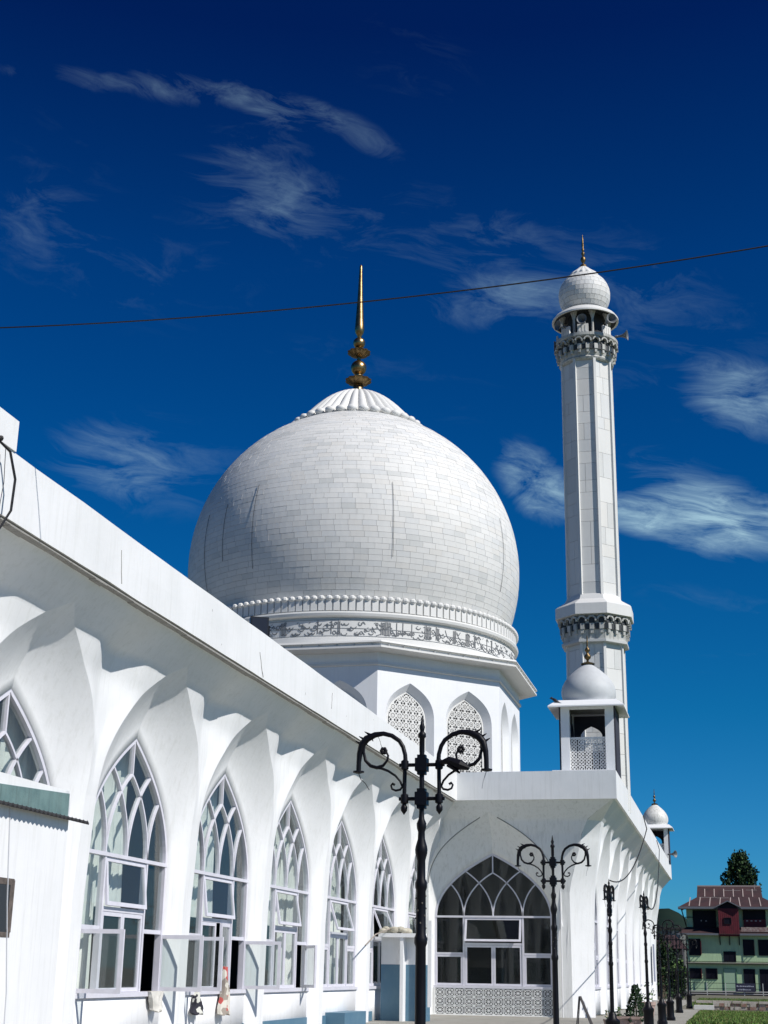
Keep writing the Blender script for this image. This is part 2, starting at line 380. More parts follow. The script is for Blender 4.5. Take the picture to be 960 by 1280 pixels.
HL = wloc(hall)
def place(name, me, x, y, rz, z=0): return link(name, me, hall, Vector((x, y, z))-HL, rz)
LX = -13.05; FY = 62.14; RX = -6.24
bme = bay_mesh('wall_bay', [WHITE, WHITE])
LEFTC = [29.8+5.98*i for i in range(-3, 6)]
for c in LEFTC: place('wall_bay', bme, LX, c, pi/2)
RIGHTC = [65.9+6.0*i for i in range(8)]
bmr = bay_mesh('wall_bay', [WHITE, WHITE], panel=True)
for c in RIGHTC[:-1]: place('wall_bay', bmr, RX, c, pi/2)
bml = bay_mesh('wall_bay', [WHITE, WHITE], right_edge=lambda z: 112.3-107.9+F(z)-.3)
place('wall_bay', bml, RX, RIGHTC[-1], pi/2)
FCX = -10.05
Tz = lambda z: (F(z)-.3)/1.44
FW = 2.55
bmf = bay_mesh('wall_bay', [WEATH, WEATH], right_edge=lambda z: (-7.0+2.5*Tz(z))-FCX, panel=False, a=FW)
place('wall_bay', bmf, FCX, FY, 0)
# chamfered corner pier that fans out to the parapet corner
g = MB(); rows = []
for z in (0, 2, 4, 5, 5.6, 6.2, 6.8, 7.2, 7.5, 7.75, 7.95, 8.15, 8.35, 8.55, 8.79):
    t_ = Tz(z); f = F(z)
    A = (-7.0+2.5*t_, FY-f, z); B = (RX+f, 62.9-2.5*t_, z); C_ = (RX+f, 62.92, z)
    rows.append([A, tuple((p+q)/2 for p, q in zip(A, B)), B, C_])
g.grid(rows); o = g.build('corner_pier', WHITE, hall); weld(o); smooth_by(o, 20)
g = MB(); g.box(RX-2, RX+.29, 110.9, 112.26, 0, 8.8); g.build('end_wall', WHITE, hall)
# parapet
PT = 9.93
g = MB(); rows = []; rw = random.Random(4)
n = 90
from mathutils import noise as mnz
for i in range(n+1):
    y = 4+56.4*i/n; a = mnz.noise(Vector((y*.55, 0, 3)))*.014+mnz.noise(Vector((y*2.3, 5, 1)))*.006; b = mnz.noise(Vector((y*.6, 9, 0)))*.012+mnz.noise(Vector((y*3.1, 2, 8)))*.009; c_ = mnz.noise(Vector((y*.4, 1, 7)))*.010
    rows.append([(-11.46, y, 8.73+b), (-11.31+c_, y, 8.735+b), (-11.305+c_*.5, y, 9.3), (-11.31+c_, y, 9.895+a), (-11.325, y, 9.905+a), (-11.46, y, 9.905+a)])
rows[-1] = [(p[0] if k not in (1, 2, 3) else -11.31, 60.4, p[2]) for k, p in enumerate(rows[-1])]
g.grid(rows, True)
g.build('parapet', WHITE, hall)
g = MB(); g.box(-11.31, -4.5, 60.4, 60.55, 8.74, 9.93); g.build('parapet', mat('grey_white_paint', (.72, .73, .735), .7, noise=.7, nscale=.8, streak=.35, col2=(.63, .65, .66), streak_col=(.42, .42, .40), coords='World'), hall)
g = MB(); g.box(-4.65, -4.5, 60.55, 113.7, 8.74, 9.93); g.box(-11, -4.65, 113.55, 113.7, 8.74, 9.93); g.build('parapet', WHITE, hall)
g = MB(); g.box(-45, -11.46, 4, 115, 8.80, 9.1); g.box(-11.46, -4.65, 60.55, 113.55, 8.80, 9.1); g.build('roof', CONC, hall)
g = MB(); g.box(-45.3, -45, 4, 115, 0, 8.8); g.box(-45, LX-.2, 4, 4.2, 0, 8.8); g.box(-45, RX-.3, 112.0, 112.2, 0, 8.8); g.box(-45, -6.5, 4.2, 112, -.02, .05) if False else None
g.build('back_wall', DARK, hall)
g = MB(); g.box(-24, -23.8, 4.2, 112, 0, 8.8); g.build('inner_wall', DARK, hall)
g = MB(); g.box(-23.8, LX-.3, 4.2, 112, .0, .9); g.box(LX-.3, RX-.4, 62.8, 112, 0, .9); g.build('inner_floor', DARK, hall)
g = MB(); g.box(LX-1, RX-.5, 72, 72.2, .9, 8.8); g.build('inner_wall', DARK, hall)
# parapet end block at the near left
g = MB(); g.box(-11.75, -11.28, 14, 20.1, 9.905, 10.45); o = g.build('parapet_block', WHITE, hall)
# rough concrete edge under the parapet
g = MB(); rnd = random.Random(11); y = 4
while y < 60.2:
    L_ = rnd.uniform(.4, 1.6); g.box(-11.50-rnd.uniform(0, .04), -11.34, y, y+L_, 8.675-rnd.uniform(0, .02), 8.70); y += L_
g.build('broken_drip_edge', CONC, hall)
# blue dado along the foot of the left wall
g = MB(); g.box(LX, LX+.125, 38, 52.4, 0.006, .33)
for c in LEFTC[4:8]: g.box(LX+.2, LX+.315, c+2.9, c+3.08, .006, .33)
g.build('dado', BLUE, hall)
g = MB(); g.box(LX+.1, LX+.75, 46.2, 49.0, 0.005, .42); g.build('plinth_step', BLUE, hall)

# ---- windows
def window_parts(a, glassm, curtain, detailed=True, name='window'):
    """window drawn in its own frame: x along the wall, -y outwards"""
    arch = arch_pts(a, SPR, APX, 24); L = [(-u, z) for u, z in arch]
    fr = MB(); d0, d1 = -.06, .07
    fr.strip([(-a+.045, SILL)]+[(u+.045 if u < -.1 else u, z-.03) for u, z in L]+[(-u-.045 if u < -.1 else 0, z-.03) for u, z in L[::-1][1:]]+[(a-.045, SILL)], .09, d0-.02, d1)
    fr.box(-a, a, d0-.03, d1, SPR-.04, SPR+.04)
    fr.box(-a-.05, a+.05, -.16, .1, SILL-.06, SILL+.04)
    q = a/2
    for x in (-q, q): fr.box(x-.04, x+.04, d0-.01, d1, SILL+.04, SPR-.04)
    TR = 2.88; ST = 2.48
    fr.box(-q+.05, q-.05, d0, d1, TR-.05, TR+.05)
    for s in (-1, 1): fr.box(min(s*(q+.05), s*(a-.04)), max(s*(q+.05), s*(a-.04)), d0, d1, ST-.045, ST+.045)
    h = APX-SPR
    P = (-.765*a, SPR+.62/1.148*h); Q = (-.50*a, SPR+.84/1.148*h); Mp = (0, SPR+.79/1.148*h)
    # tracery
    L1 = bez((-q, SPR), (-q, SPR+.22*h), (-.60*a, SPR+.42*h), P, 10)
    R1 = bez((-q, SPR), (-q, SPR+.28*h), (-.30*a, SPR+.53*h), Mp, 14)
    L2 = bez((0, SPR), (0, SPR+.30*h), (-.20*a, SPR+.55*h), Q, 14)
    w = .050
    for c in (L1, R1, L2): 
        fr.strip(c, w, d0, d1-.02); fr.strip([(-x, z) for x, z in c], w, d0+.004, d1-.024)
    fr.strip([Mp, (0, APX-.03)], w, d0, d1-.02)
    win = fr.mesh('window', FRAME)
    # crossing X of R1 and L2
    best = min(((abs(p[0]-r[0])+abs(p[1]-r[1]), i, j) for i, p in enumerate(R1) for j, r in enumerate(L2) if 1 < i < 13 and 1 < j < 13))
    i0, j0 = best[1], best[2]; X = ((R1[i0][0]+L2[j0][0])/2, (R1[i0][1]+L2[j0][1])/2)
    def near(pt): return min(range(len(L)), key=lambda k: abs(L[k][0]-pt[0])+abs(L[k][1]-pt[1]))
    kP, kQ = near(P), near(Q)
    c1 = [(-a, SPR)]+L[1:kP]+[P]+L1[::-1][1:]
    c2 = [(-q, SPR)]+L1[1:]+L[kP+1:kQ]+[Q]+L2[::-1][1:len(L2)-j0-1]+[X]+R1[:i0][::-1][:-1]
    c3 = [(-q, SPR)]+R1[1:i0]+[X]+L2[:j0][::-1]
    c4 = [X]+R1[i0+1:]+[(-x, z) for x, z in R1[i0+1:-1][::-1]]+[(-X[0], X[1])]+[(-x, z) for x, z in L2[:j0][::-1]]+L2[1:j0]
    c5 = [Q]+L[kQ+1:]+[Mp]+R1[i0+1:-1][::-1]+[X]+L2[j0+1:-1]
    cells = [c1, c2, c3, c5]; panes = []
    for c in cells: panes += [c, [(-x, z) for x, z in c]]
    panes.append(c4)
    rect = lambda x0, x1, z0, z1: [(x0, z0), (x1, z0), (x1, z1), (x0, z1)]
    for s in (-1, 1): panes.append(rect(*sorted((s*q, s*a)), ST, SPR))
    pm = [MB().prism(c, 'y', -.006, .006).mesh('pane', glassm) for c in panes]
    return win, pm
def sash_mesh(w, h, glassm):
    """frame hinged on x=0, reaching to x=w"""
    g = MB(); t_ = .085; d = .03
    g.box(0, t_, -d, d, 0, h); g.box(w-t_, w, -d, d, 0, h); g.box(t_, w-t_, -d, d, 0, t_); g.box(t_, w-t_, -d, d, h-t_, h)
    p = MB(); p.box(t_-.01, w-t_+.01, -.005, .005, t_-.01, h-t_+.01)
    return g.mesh('casement', FRAME), p.mesh('pane', glassm)
def curtain_mesh(x0, x1, z0, z1, y, ph):
    g = MB(); n = int((x1-x0)*14)+2; rows = []
    for z in (z0, z0+(z1-z0)*.35, z0+(z1-z0)*.7, z1):
        rows.append([(x0+(x1-x0)*i/n, y+.05*sin(i*1.9+ph)+.03*sin(i*.8+z), z) for i in range(n+1)])
    g.grid(rows); return g.mesh('curtain', CURT, True)
winL, pansL = window_parts(WA, GLASS, True); winF, pansF = window_parts(FW, GLASSF, False)
q = WA/2
sashS = sash_mesh(q-.09, 2.48-.045-SILL-.05, GLASS); sashC = sash_mesh(q-.06, 2.88-.05-SILL-.05, GLASS); vent = sash_mesh(2*q-.12, 1.0, GLASS)
qf = FW/2
fS = sash_mesh(qf-.09, 2.48-.045-SILL-.05, GLASSF); fC = sash_mesh(qf-.06, 2.88-.05-SILL-.05, GLASSF); fV = sash_mesh(2*qf-.12, 1.0, GLASSF)
curts = [curtain_mesh(-WA+.05, -.6, .95, 6.5, .35, 0), curtain_mesh(.7, WA-.05, .95, 6.5, .38, 2), curtain_mesh(-1.0, .9, 2.95, 6.5, .45, 4), curtain_mesh(-WA+.05, WA-.05, 1.0, 6.6, .5, 1)]
def window(x, y, rz, win, panes, S, C_, V, q, a, ls, rs, c1, c2, v, cur, lab=None):
    w = place('window', win, x, y, rz)
    if lab: w['label'] = lab
    for pm in panes: link('pane', pm, w)
    def sash(mesh, loc, ang, mirror=False, name='casement'):
        # glazed sash: its frame and its pane, hinged at loc and turned outwards
        for nm, me in zip((name, 'pane'), mesh):
            o = link(nm, me, w, loc); o.rotation_euler = (0, 0, (pi+ang) if mirror else -ang)
    z0 = SILL+.045
    sash(S, (-a+.045, -.02, z0), ls); sash(S, (a-.045, -.02, z0), rs, True)
    sash(C_, (-q+.055, -.02, z0), c1); sash(C_, (q-.055, -.02, z0), c2, True)
    for nm, me in zip(('vent_sash', 'pane'), V):
        o = link(nm, me, w, (-q+.06, -.02-sin(v)*1.0, 3.945-cos(v)*1.0)); o.rotation_euler = (-v, 0, 0)
    for k in cur: link('curtain', curts[k], w)
    return w
D = radians
specs = [(0, 0, 0, 0, .08, (3,)), (0, 0, 0, 0, .08, (3,)), (0, 0, 0, 0, .08, (0, 1)), (D(88), D(98), 0, D(0), .10, (0, 2)), (D(92), D(100), 0, D(8), .13, (2,)),
         (D(0), D(35), 0, 0, .18, (0, 1, 2)), (0, 0, 0, 0, .3, (3,)), (0, 0, 0, 0, .4, (2, 0)), (0, 0, 0, 0, .1, (3,))]
for c, (ls, rs, c1, c2, v, cur) in zip(LEFTC, specs):
    window(LX, c, pi/2, winL, pansL, sashS, sashC, vent, q, WA, ls, rs, c1, c2, v, cur)
window(FCX, FY, 0, winF, pansF, fS, fC, fV, qf, FW, 0, 0, 0, 0, .28, (), 'wide dark arched window facing the camera')
for c in RIGHTC: window(RX, c, pi/2, winL, pansL, sashS, sashC, vent, q, WA, 0, 0, 0, 0, 0, ())
# jali under the front window
def jali_tile(w, h, t_=.05, dens=1):
    g = MB(); n = 8
    def rng(r, k, wd):
        pts = [(r*w*cos(2*pi*(i+.5)/k), 0, r*h*sin(2*pi*(i+.5)/k)) for i in range(k)]
        for i in range(k): g.bar(pts[i], pts[(i+1) % k], wd, t_, ref=(0, 1, 0))
    b = w*.075
    rng(.39, n, b)
    for i in range(n):
        a = 2*pi*i/n; g.bar((.08*w*cos(a), 0, .08*h*sin(a)), (.38*w*cos(a), 0, .38*h*sin(a)), b*.62, t_*.9, ref=(0, 1, 0))
    for i in range(4):
        a = pi/4+i*pi/2; g.bar((.38*w*cos(a), 0, .38*h*sin(a)), (.66*w*cos(a), 0, .66*h*sin(a)), b*.9, t_*.85, ref=(0, 1, 0))
    g.box(-w*.10, w*.10, -t_*.42, t_*.42, -h*.10, h*.10)
    for s in (-1, 1): 
        g.box(s*w*.5-b*.45, s*w*.5+b*.45, -t_*.55, t_*.55, -h*.5, h*.5)
        g.box(-w*.5, w*.5, -t_*.5, t_*.5, s*h*.5-b*.45, s*h*.5+b*.45)
    return g
jw, jh = 5.0/12, .352
jt = jali_tile(jw, jh, .05).mesh('jali_tile', JALIOLD)
for i in range(12):
    for j in range(3): link('jali_tile', jt, hall, Vector((FCX-2.5+jw*(i+.5), FY-.12, .03+jh*(j+.5)))-HL)
MB().box(FCX-2.5, FCX+2.5, FY+.02, FY+.06, .03, 1.08).build('jali_shade_back', DARK, hall)  # dark sheet painted as the shade behind the screen holes
g = MB(); g.box(FCX-2.62, FCX-2.5, FY-.2, FY+.1, 0, 1.09); g.box(FCX+2.5, FCX+2.62, FY-.2, FY+.1, 0, 1.09); g.box(FCX-2.66, FCX+2.66, FY-.24, FY+.06, -.08, .03)
g.build('jali_frame', WEATH, hall)
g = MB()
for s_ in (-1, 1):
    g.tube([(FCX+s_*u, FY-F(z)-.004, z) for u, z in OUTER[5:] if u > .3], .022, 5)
g.build('groove_shade_line', mat('groove_shadow', (.22, .23, .22), .9), hall)  # dark tubes stand in for the shade of the arch grooves
rnd = random.Random(41)
for (y, z, n_, dy, dz) in ((33.3, 9.35, 7, .05, -.11), (24.6, 9.5, 6, .03, -.12), (46.0, 9.2, 8, .10, -.05), (40.2, 9.6, 6, -.02, -.1)):
    pts = []
    for k in range(n_): pts.append((-11.301, y, z)); y += dy*rnd.uniform(.2, 1.8)+rnd.uniform(-.03, .03); z += dz*rnd.uniform(.5, 1.4)
    MB().tube(pts, .008, 4).build('hairline_crack', CONC, hall)
# painted mark on the corner pier, pipe and pole beside it
g = MB(); cx_, cz_ = -6.62, 3.05
cen = Vector((-6.50, 62.34, 2.75)); ex = Vector((1, 1, 0)).normalized(); on = Vector((1, -1, 0)).normalized()*.012
def mk(pts, r): g.tube([cen+on+ex*a+Vector((0, 0, b)) for a, b in pts], r, 4)
mk([(-.38, -.35), (-.36, -.05), (-.2, .22), (.1, .34), (.36, .3)], .022); mk([(.0, -.1), (.06, .05), (.16, .0), (.3, -.08)], .02); mk([(-.12, -.02), (-.1, -.1), (.02, -.13)], .018); mk([(.3, .1), (.3, -.25)], .014)
g.build('painted_mark', mat('faded_ink', (.28, .33, .42), .8), hall)
g = MB(); g.tube([(-7.35, 61.75, 5.5), (-7.2, 61.72, 4.5), (-7.05, 61.7, 3.6)], .035, 5); g.tube([(-7.1, 61.68, 0), (-7.08, 61.68, 8.0)], .03, 5); g.build('drain_pipe', WHITE, hall)
# stains: small cracks and hook rings on the paint
g = MB(); rnd = random.Random(21)
for k in range(14):
    y = rnd.uniform(22, 58); z = rnd.choice([rnd.uniform(8.9, 9.7)]); g.box(-11.312, -11.307, y, y+.025, z, z+rnd.uniform(.03, .09))
g.build('paint_chips', CONC, hall)
# porch below the fifth arch
porch = thing('porch', (-12, 53, 0), 'small lean-to porch with blue dado at the far end of the left wall', 'porch')
MB().box(-12.74, -10.95, 52.4, 53.75, 2.90, 3.04).build('slab', WHITE, porch)
g = MB(); g.box(-12.74, -11.05, 52.9, 53.05, 1.95, 2.9); g.box(-11.2, -11.05, 53.05, 53.6, 1.95, 2.9); g.build('wall', WHITE, porch)
g = MB(); g.box(-12.74, -11.04, 52.89, 53.06, 0, 1.95); g.box(-11.2, -11.04, 53.06, 53.61, 0, 1.95); g.build('dado', BLUE, porch)
MB().box(-11.93, -11.81, 52.45, 52.89, 0, 2.9).build('pilaster', WHITE, porch)
MB().box(-10.93, -10.80, 52.6, 52.75, .5, 3.5).build('downpipe', WHITE, porch)
# sacks on the porch
rnd = random.Random(9)
o = None
g = MB()
for k in range(9): g.ico((-12.6+.11*k+rnd.uniform(-.03, .03), 52.65+rnd.uniform(-.05, .12), 3.10+rnd.uniform(0, .12)), rnd.uniform(.11, .16), (1.25, 1, .75), 8, 5)
o = g.build('debris_heap', mat('sack_cloth', (.50, .47, .38), .9, noise=.9, nscale=9, col2=(.28, .25, .2), bump=.8, bscale=16)); smooth_by(o, 70)
tag(o, 'heap of pale rags lying on the porch roof slab', 'rags')
g = MB(); g.tube([(-12.5, 49.5, 2.55), (-12.45, 50.8, 2.95), (-12.35, 52.6, 3.2)], .025, 6)
tag(g.build('wooden_pole', mat('pole_wood', (.3, .26, .22), .8)), 'thin pole slanting from the fourth window up to the porch roof', 'pole')
# cloths on the sill
def cloth(name, x, y, z, w, h, mm, label, seed, flare=1.0):
    g = MB(); rnd = random.Random(seed); rows = []
    for i in range(9):
        t_ = i/8; ww = w*(.25+.75*t_*flare if flare > .5 else 1-.6*t_); rows.append([(x+.05+.06*sin(k*1.3+i*.7)*t_+.05*t_+.04*sin(pi*k/10), y+ww*(k/10-.5)+.03*sin(i*1.1+seed), z-h*t_+.03*sin(k*2.1+seed)*t_) for k in range(11)])
    rows2 = [[(p[0]-.09-.03*sin(j), p[1]*1.0, p[2]+.01) for j, p in enumerate(r)] for r in rows]
    g.grid(rows); g.grid(rows2); g.grid([rows[0], rows2[0]]); g.grid([rows[-1], rows2[-1]]); g.grid([[r[0] for r in rows], [r[0] for r in rows2]]); g.grid([[r[-1] for r in rows], [r[-1] for r in rows2]])
    o = g.build(name, mm); smooth_by(o, 60); return tag(o, label, 'cloth')
def pattern(name, a, b, sc, c=None):
    m = bpy.data.materials.new(name); m.use_nodes = True; t = m.node_tree; bb = t.nodes['Principled BSDF']; bb.inputs['Roughness'].default_value = .9
    tc = t.nodes.new('ShaderNodeTexCoord'); v = t.nodes.new('ShaderNodeTexVoronoi'); v.inputs['Scale'].default_value = sc; t.links.new(tc.outputs['Object'], v.inputs['Vector'])
    r = t.nodes.new('ShaderNodeValToRGB'); t.links.new(v.outputs['Color'], r.inputs[0]); e = r.color_ramp.elements; r.color_ramp.interpolation = 'CONSTANT'
    e[0].color = (*a, 1); e[1].position = .55; e[1].color = (*b, 1)
    if c: q_ = e.new(.8); q_.color = (*c, 1)
    t.links.new(r.outputs[0], bb.inputs['Base Color']); return m
cloth('white_cloth', -12.86, 31.55, 1.19, .75, .42, mat('white_cotton', (.62, .6, .55), .9, noise=.6, nscale=8), 'white crumpled cloth drooping from the sill of the nearest casement window', 1, .4)
cloth('patterned_bundle', -12.86, 34.2, 1.15, .55, .5, pattern('ink_print', (.55, .55, .5), (.02, .02, .03), 9), 'small black and white bundle hung below the second casement window', 2)
cloth('floral_cloth', -12.84, 36.1, 1.75, .55, 1.15, pattern('floral_print', (.58, .55, .48), (.30, .26, .22), 8, (.45, .08, .07)), 'long cream cloth with red flowers hanging from a window ledge', 3)
# ================================================================== DOME
DC = Vector((-21.87, 82, 0)); SCZ = 25.2; SR = 10.28
dome = thing('great_dome', DC, 'huge white marble dome on an octagonal drum with a gilded spire', 'dome')
def sph_pt(lat, lon, r, c): return (c[0]+r*cos(lat)*cos(lon), c[1]+r*cos(lat)*sin(lon), c[2]+r*sin(lat))
def stone_shell(parent, c, R, lat0, lat1, course, blk, gap, view_az, nparts, depth=.06, seed=1, names=('stone', 'stone_courses'), segs=2, jit=.005):
    """marble facing laid in courses; the largest in view are separate stones, the rest one mesh"""
    rnd = random.Random(seed); c = Vector(c); pl = wloc(parent)
    ncs = max(1, round(R*(lat1-lat0)/course)); dl = (lat1-lat0)/ncs; items = []; cm = {}
    for i in range(ncs):
        la0 = lat0+i*dl; la1 = la0+dl; rm = R*cos((la0+la1)/2); nb = max(6, round(2*pi*rm/blk)); dn = 2*pi/nb; off = rnd.uniform(0, 1)
        gl = gap/R/2; 
        for k in range(nb):
            lon = (k+off)*dn; items.append((i, la0+gl, la1-gl, lon, dn, rm))
    def block(g, la0, la1, lon, dn, rm, dr):
        go = gap/rm/2; lons = [lon-dn/2+go+(dn-2*go)*s/segs for s in range(segs+1)]
        for rr, flip in ((R+dr, 0),):
            g.grid([[sph_pt(la0, l, rr, (0, 0, 0)) for l in lons], [sph_pt(la1, l, rr, (0, 0, 0)) for l in lons]])
        for lat in (la0, la1): g.grid([[sph_pt(lat, l, R+dr, (0, 0, 0)) for l in lons], [sph_pt(lat, l, R-depth, (0, 0, 0)) for l in lons]])
        for l in (lons[0], lons[-1]): g.grid([[sph_pt(la, l, R+dr, (0, 0, 0)) for la in (la0, la1)], [sph_pt(la, l, R-depth, (0, 0, 0)) for la in (la0, la1)]])
    score = sorted(range(len(items)), key=lambda j: -(cos(items[j][3]-view_az)*cos((items[j][1]+items[j][2])/2)*.95-.3*sin((items[j][1]+items[j][2])/2)))
    chosen = set(score[:nparts])
    w = [.36, .30, .12, .14, .08]
    rest = MB()
    for j, (i, la0, la1, lon, dn, rm) in enumerate(items):
        tone = rnd.choices(range(5), w)[0]; dr = rnd.uniform(-jit, jit)
        if j in chosen:
            if i not in cm:
                g = MB(); block(g, la0, la1, 0, dn, rm, 0); me = g.mesh('stone', [TONES[0]]); cm[i] = me
            o = link(names[0], cm[i], parent, c-pl); o.rotation_euler = (0, 0, lon); o.scale = (1+dr/R,)*3
            o.material_slots[0].link = 'OBJECT'; o.material_slots[0].material = TONES[tone]
        else:
            rest.m = tone; block(rest, la0, la1, lon, dn, rm, dr)
    if rest.f:
        o = link(names[1], rest.mesh(names[1], TONES), parent, c-pl); o['kind'] = 'stuff'
LAT0, LAT1 = asin(-4.1/SR), asin((34.75-SCZ)/SR)
VA = atan2(-82, 21.87)
stone_shell(dome, DC+Vector((0, 0, SCZ)), SR, LAT0, LAT1, .33, .80, .012, VA, 300, seed=4)
g = MB(); n = 40; g.lathe([(SR*.997*cos(LAT0+(LAT1-LAT0)*i/n)-.02, SCZ+SR*.997*sin(LAT0+(LAT1-LAT0)*i/n)) for i in range(n+1)], 96, (DC.x, DC.y, 0)); g.build('grout_core', GROUT, dome, True)
# lightning conductors
for az, l0, l1 in ((2.5-pi*1.27, -.26, .12),):
    pass
def meridian(dx, l0, l1):
    lon = VA+dx; pts = [(DC.x+(SR+.05)*cos(l)*cos(lon), DC.y+(SR+.05)*cos(l)*sin(lon), SCZ+(SR+.05)*sin(l)) for l in [l0+(l1-l0)*i/14 for i in range(15)]]
    MB().tube(pts, .012, 4).build('conductor_cable', IRON, dome)
for a in ((-.60, -.20, .30), (-.83, -.12, .22), (-1.02, -.28, .20), (.21, -.16, .28), (1.02, -.22, .22)): meridian(*a)
# cap: fluted lotus with scalloped rim
NL = 36
g = MB(); cap = [(4.02, 34.62), (4.13, 34.68), (4.10, 34.80), (3.9, 34.98), (3.55, 35.28), (3.15, 35.70), (2.72, 36.18), (2.32, 36.58), (1.9, 36.92), (1.45, 37.2), (.95, 37.42), (.5, 37.55)]
rows = []
for r, z in cap:
    am = .050 if r > .8 else .0; ns = NL*6
    rows.append([(DC.x+r*(1-am+am*2*abs(cos(NL/2*2*pi*k/ns))**.7)*cos(2*pi*k/ns), DC.y+r*(1-am+am*2*abs(cos(NL/2*2*pi*k/ns))**.7)*sin(2*pi*k/ns), z) for k in range(ns)])
g.grid(rows, True); o = g.build('fluted_cap', TONES[0], dome); smooth_by(o, 50)
pm = MB(); pm.ico((0, 0, 0), .36, (.75, .95, .62), 8, 5); pme = pm.mesh('petal_tip', TONES[0], True)
for k in range(NL):
    a = 2*pi*k/NL; o = link('petal_tip', pme, dome, Vector((4.12*cos(a), 4.12*sin(a), 34.80)), a)
# gilded spire
def fin(parts, mm, c, name, parent, n=20):
    g = MB(); g.lathe(parts, n, c); o = g.build(name, mm, parent); smooth_by(o, 50); return o
c = (DC.x, DC.y, 0)
fin([(.3, 37.5), (.34, 38.0), (.25, 38.1)], GOLD, c, 'finial_base', dome)
for z0, rr, hh in ((38.05, .84, .60), (40.05, .74, .60)):
    g = MB(); prof = [(.14, 0), (rr*.55, .1*hh), (rr*.9, .38*hh), (rr, .6*hh), (rr*.9, .72*hh), (rr*.55, .85*hh), (.16, 1.0*hh)]
    rows = []
    for r, z in prof: rows.append([(c[0]+r*(1+.07*cos(12*2*pi*k/48))*cos(2*pi*k/48), c[1]+r*(1+.07*cos(12*2*pi*k/48))*sin(2*pi*k/48), z0+z) for k in range(48)])
    g.grid(rows, True); o = g.build('lotus_disc', GOLDD, dome); smooth_by(o, 35)
def ball(z, r, c, parent, mm=GOLD, name='finial_ball', sq=1.0):
    g = MB(); g.lathe([(max(.02, r*sin(pi*i/12)), z-r*sq*cos(pi*i/12)) for i in range(13)], 24, c); return g.build(name, mm, parent, True)
fin([(.16, 38.6), (.24, 38.75), (.2, 38.85)], GOLD, c, 'collar', dome); ball(39.30, .52, c, dome); ball(41.08, .40, c, dome)
fin([(.13, 39.85), (.13, 40.1)], GOLD, c, 'collar', dome); fin([(.15, 40.6), (.2, 40.68)], GOLD, c, 'collar', dome)
fin([(.12, 41.45), (.16, 41.6), (.22, 41.72), (.29, 41.85), (.32, 42.05), (.30, 42.3), (.17, 44.6), (.10, 46.5), (.09, 46.75), (.02, 46.86)], GOLD, c, 'spire', dome)
# skirt bands
def ring(prof, name, mm, n=96, parent=None, cc=None, sm=30):
    g = MB(); g.lathe(prof, n, cc or (DC.x, DC.y, 0)); o = g.build(name, mm, parent or dome); smooth_by(o, sm); return o
ring([(9.5, 21.15), (9.93, 21.12), (9.93, 20.42), (10.12, 20.38), (10.16, 20.28), (10.12, 20.14), (10.0, 20.08), (9.86, 20.06), (9.86, 19.96), (9.96, 19.93), (9.96, 18.98), (10.1, 18.93), (10.12, 18.60), (10.0, 18.5)], 'band', TONES[1])
NP = 148
g = MB(); g.box(-.17, .17, -.06, .04, -.68, .0); g.ico((0, -.06, .02), .19, (1.0, .8, .8), 8, 5); pme = g.mesh('petal', [TONES[0]])
for k in range(NP):
    a = 2*pi*k/NP; o = link('petal', pme, dome, Vector((9.97*cos(a), 9.97*sin(a), 21.13)), a+pi/2)
# inscription: flowing raised strokes with dots in black
rnd = random.Random(33); g = MB()
def P(s, z, r=9.972): a = s/9.97; return (DC.x+r*cos(a), DC.y+r*sin(a), z)
s = 0; ZB, ZM, ZT = 19.06, 19.45, 19.88; LEN = 2*pi*9.97
def stroke(pts, w=.034):
    w *= 1.0
    pp = [Vector(P(a, b)) for a, b in pts]
    for a, b in zip(pp, pp[1:]): g.bar(a, b, w, .012, ref=(a.x-DC.x, a.y-DC.y, 0))
while s < LEN-.4:
    k = rnd.random()
    if k < .36:
        n = rnd.choice([1, 1, 2])
        for i in range(n): stroke([(s, ZB+.08), (s+.01, ZT-rnd.uniform(0, .08))], .042); s += .085
        if n > 1: stroke([(s-.085*n, ZB+.08), (s-.02, ZB+.05)])
    elif k < .68:
        w = rnd.uniform(.26, .42); z = rnd.choice([ZB+.12, ZM]); stroke([(s+w*(.5-.5*cos(pi*i/8)), z-.13*sin(pi*i/8)) for i in range(9)], .04)
        if rnd.random() < .6: stroke([(s+w*.5, z+.06), (s+w*.5+.03, z+.06)], .05)
        s += w+.03
    elif k < .85:
        r = rnd.uniform(.06, .1); z = rnd.choice([ZM-.1, ZM+.15, ZB+.15]); stroke([(s+r+r*cos(i*pi/4), z+r*sin(i*pi/4)) for i in range(9)], .034); stroke([(s+2*r, z), (s+2*r+.1, z-.12)], .036); s += 2*r+.1
    else:
        w = rnd.uniform(.2, .35); stroke([(s, ZT-.1), (s+w*.4, ZM+.05), (s+w, ZM-.12)], .036); stroke([(s+.02, ZB+.02), (s+w, ZB+.12)], .036); s += w
    if rnd.random() < .35: stroke([(s-.1, ZT-.12), (s-.02, ZT-.08)], .028)
s = 0
while s < LEN-.4:
    w = rnd.uniform(.16, .34); z = rnd.choice([ZB+.16, ZM-.12, ZM+.10, ZT-.16]); k = rnd.random()
    if k < .5: stroke([(s+w*(.5-.5*cos(pi*i/7)), z-.10*sin(pi*i/7)) for i in range(8)], .045)
    elif k < .75: stroke([(s, z), (s+w*.5, z+.1), (s+w, z-.04)], .04)
    else: stroke([(s+.07+.07*cos(i*pi/4), z+.07*sin(i*pi/4)) for i in range(9)], .036)
    s += w*.75
stroke([(LEN*i/140, ZM+.0) for i in range(141)], .016); stroke([(LEN*i/140, ZT+.03) for i in range(141)], .016); stroke([(LEN*i/140, ZB-.03) for i in range(141)], .016)
g.build('inscription', ENGR, dome)
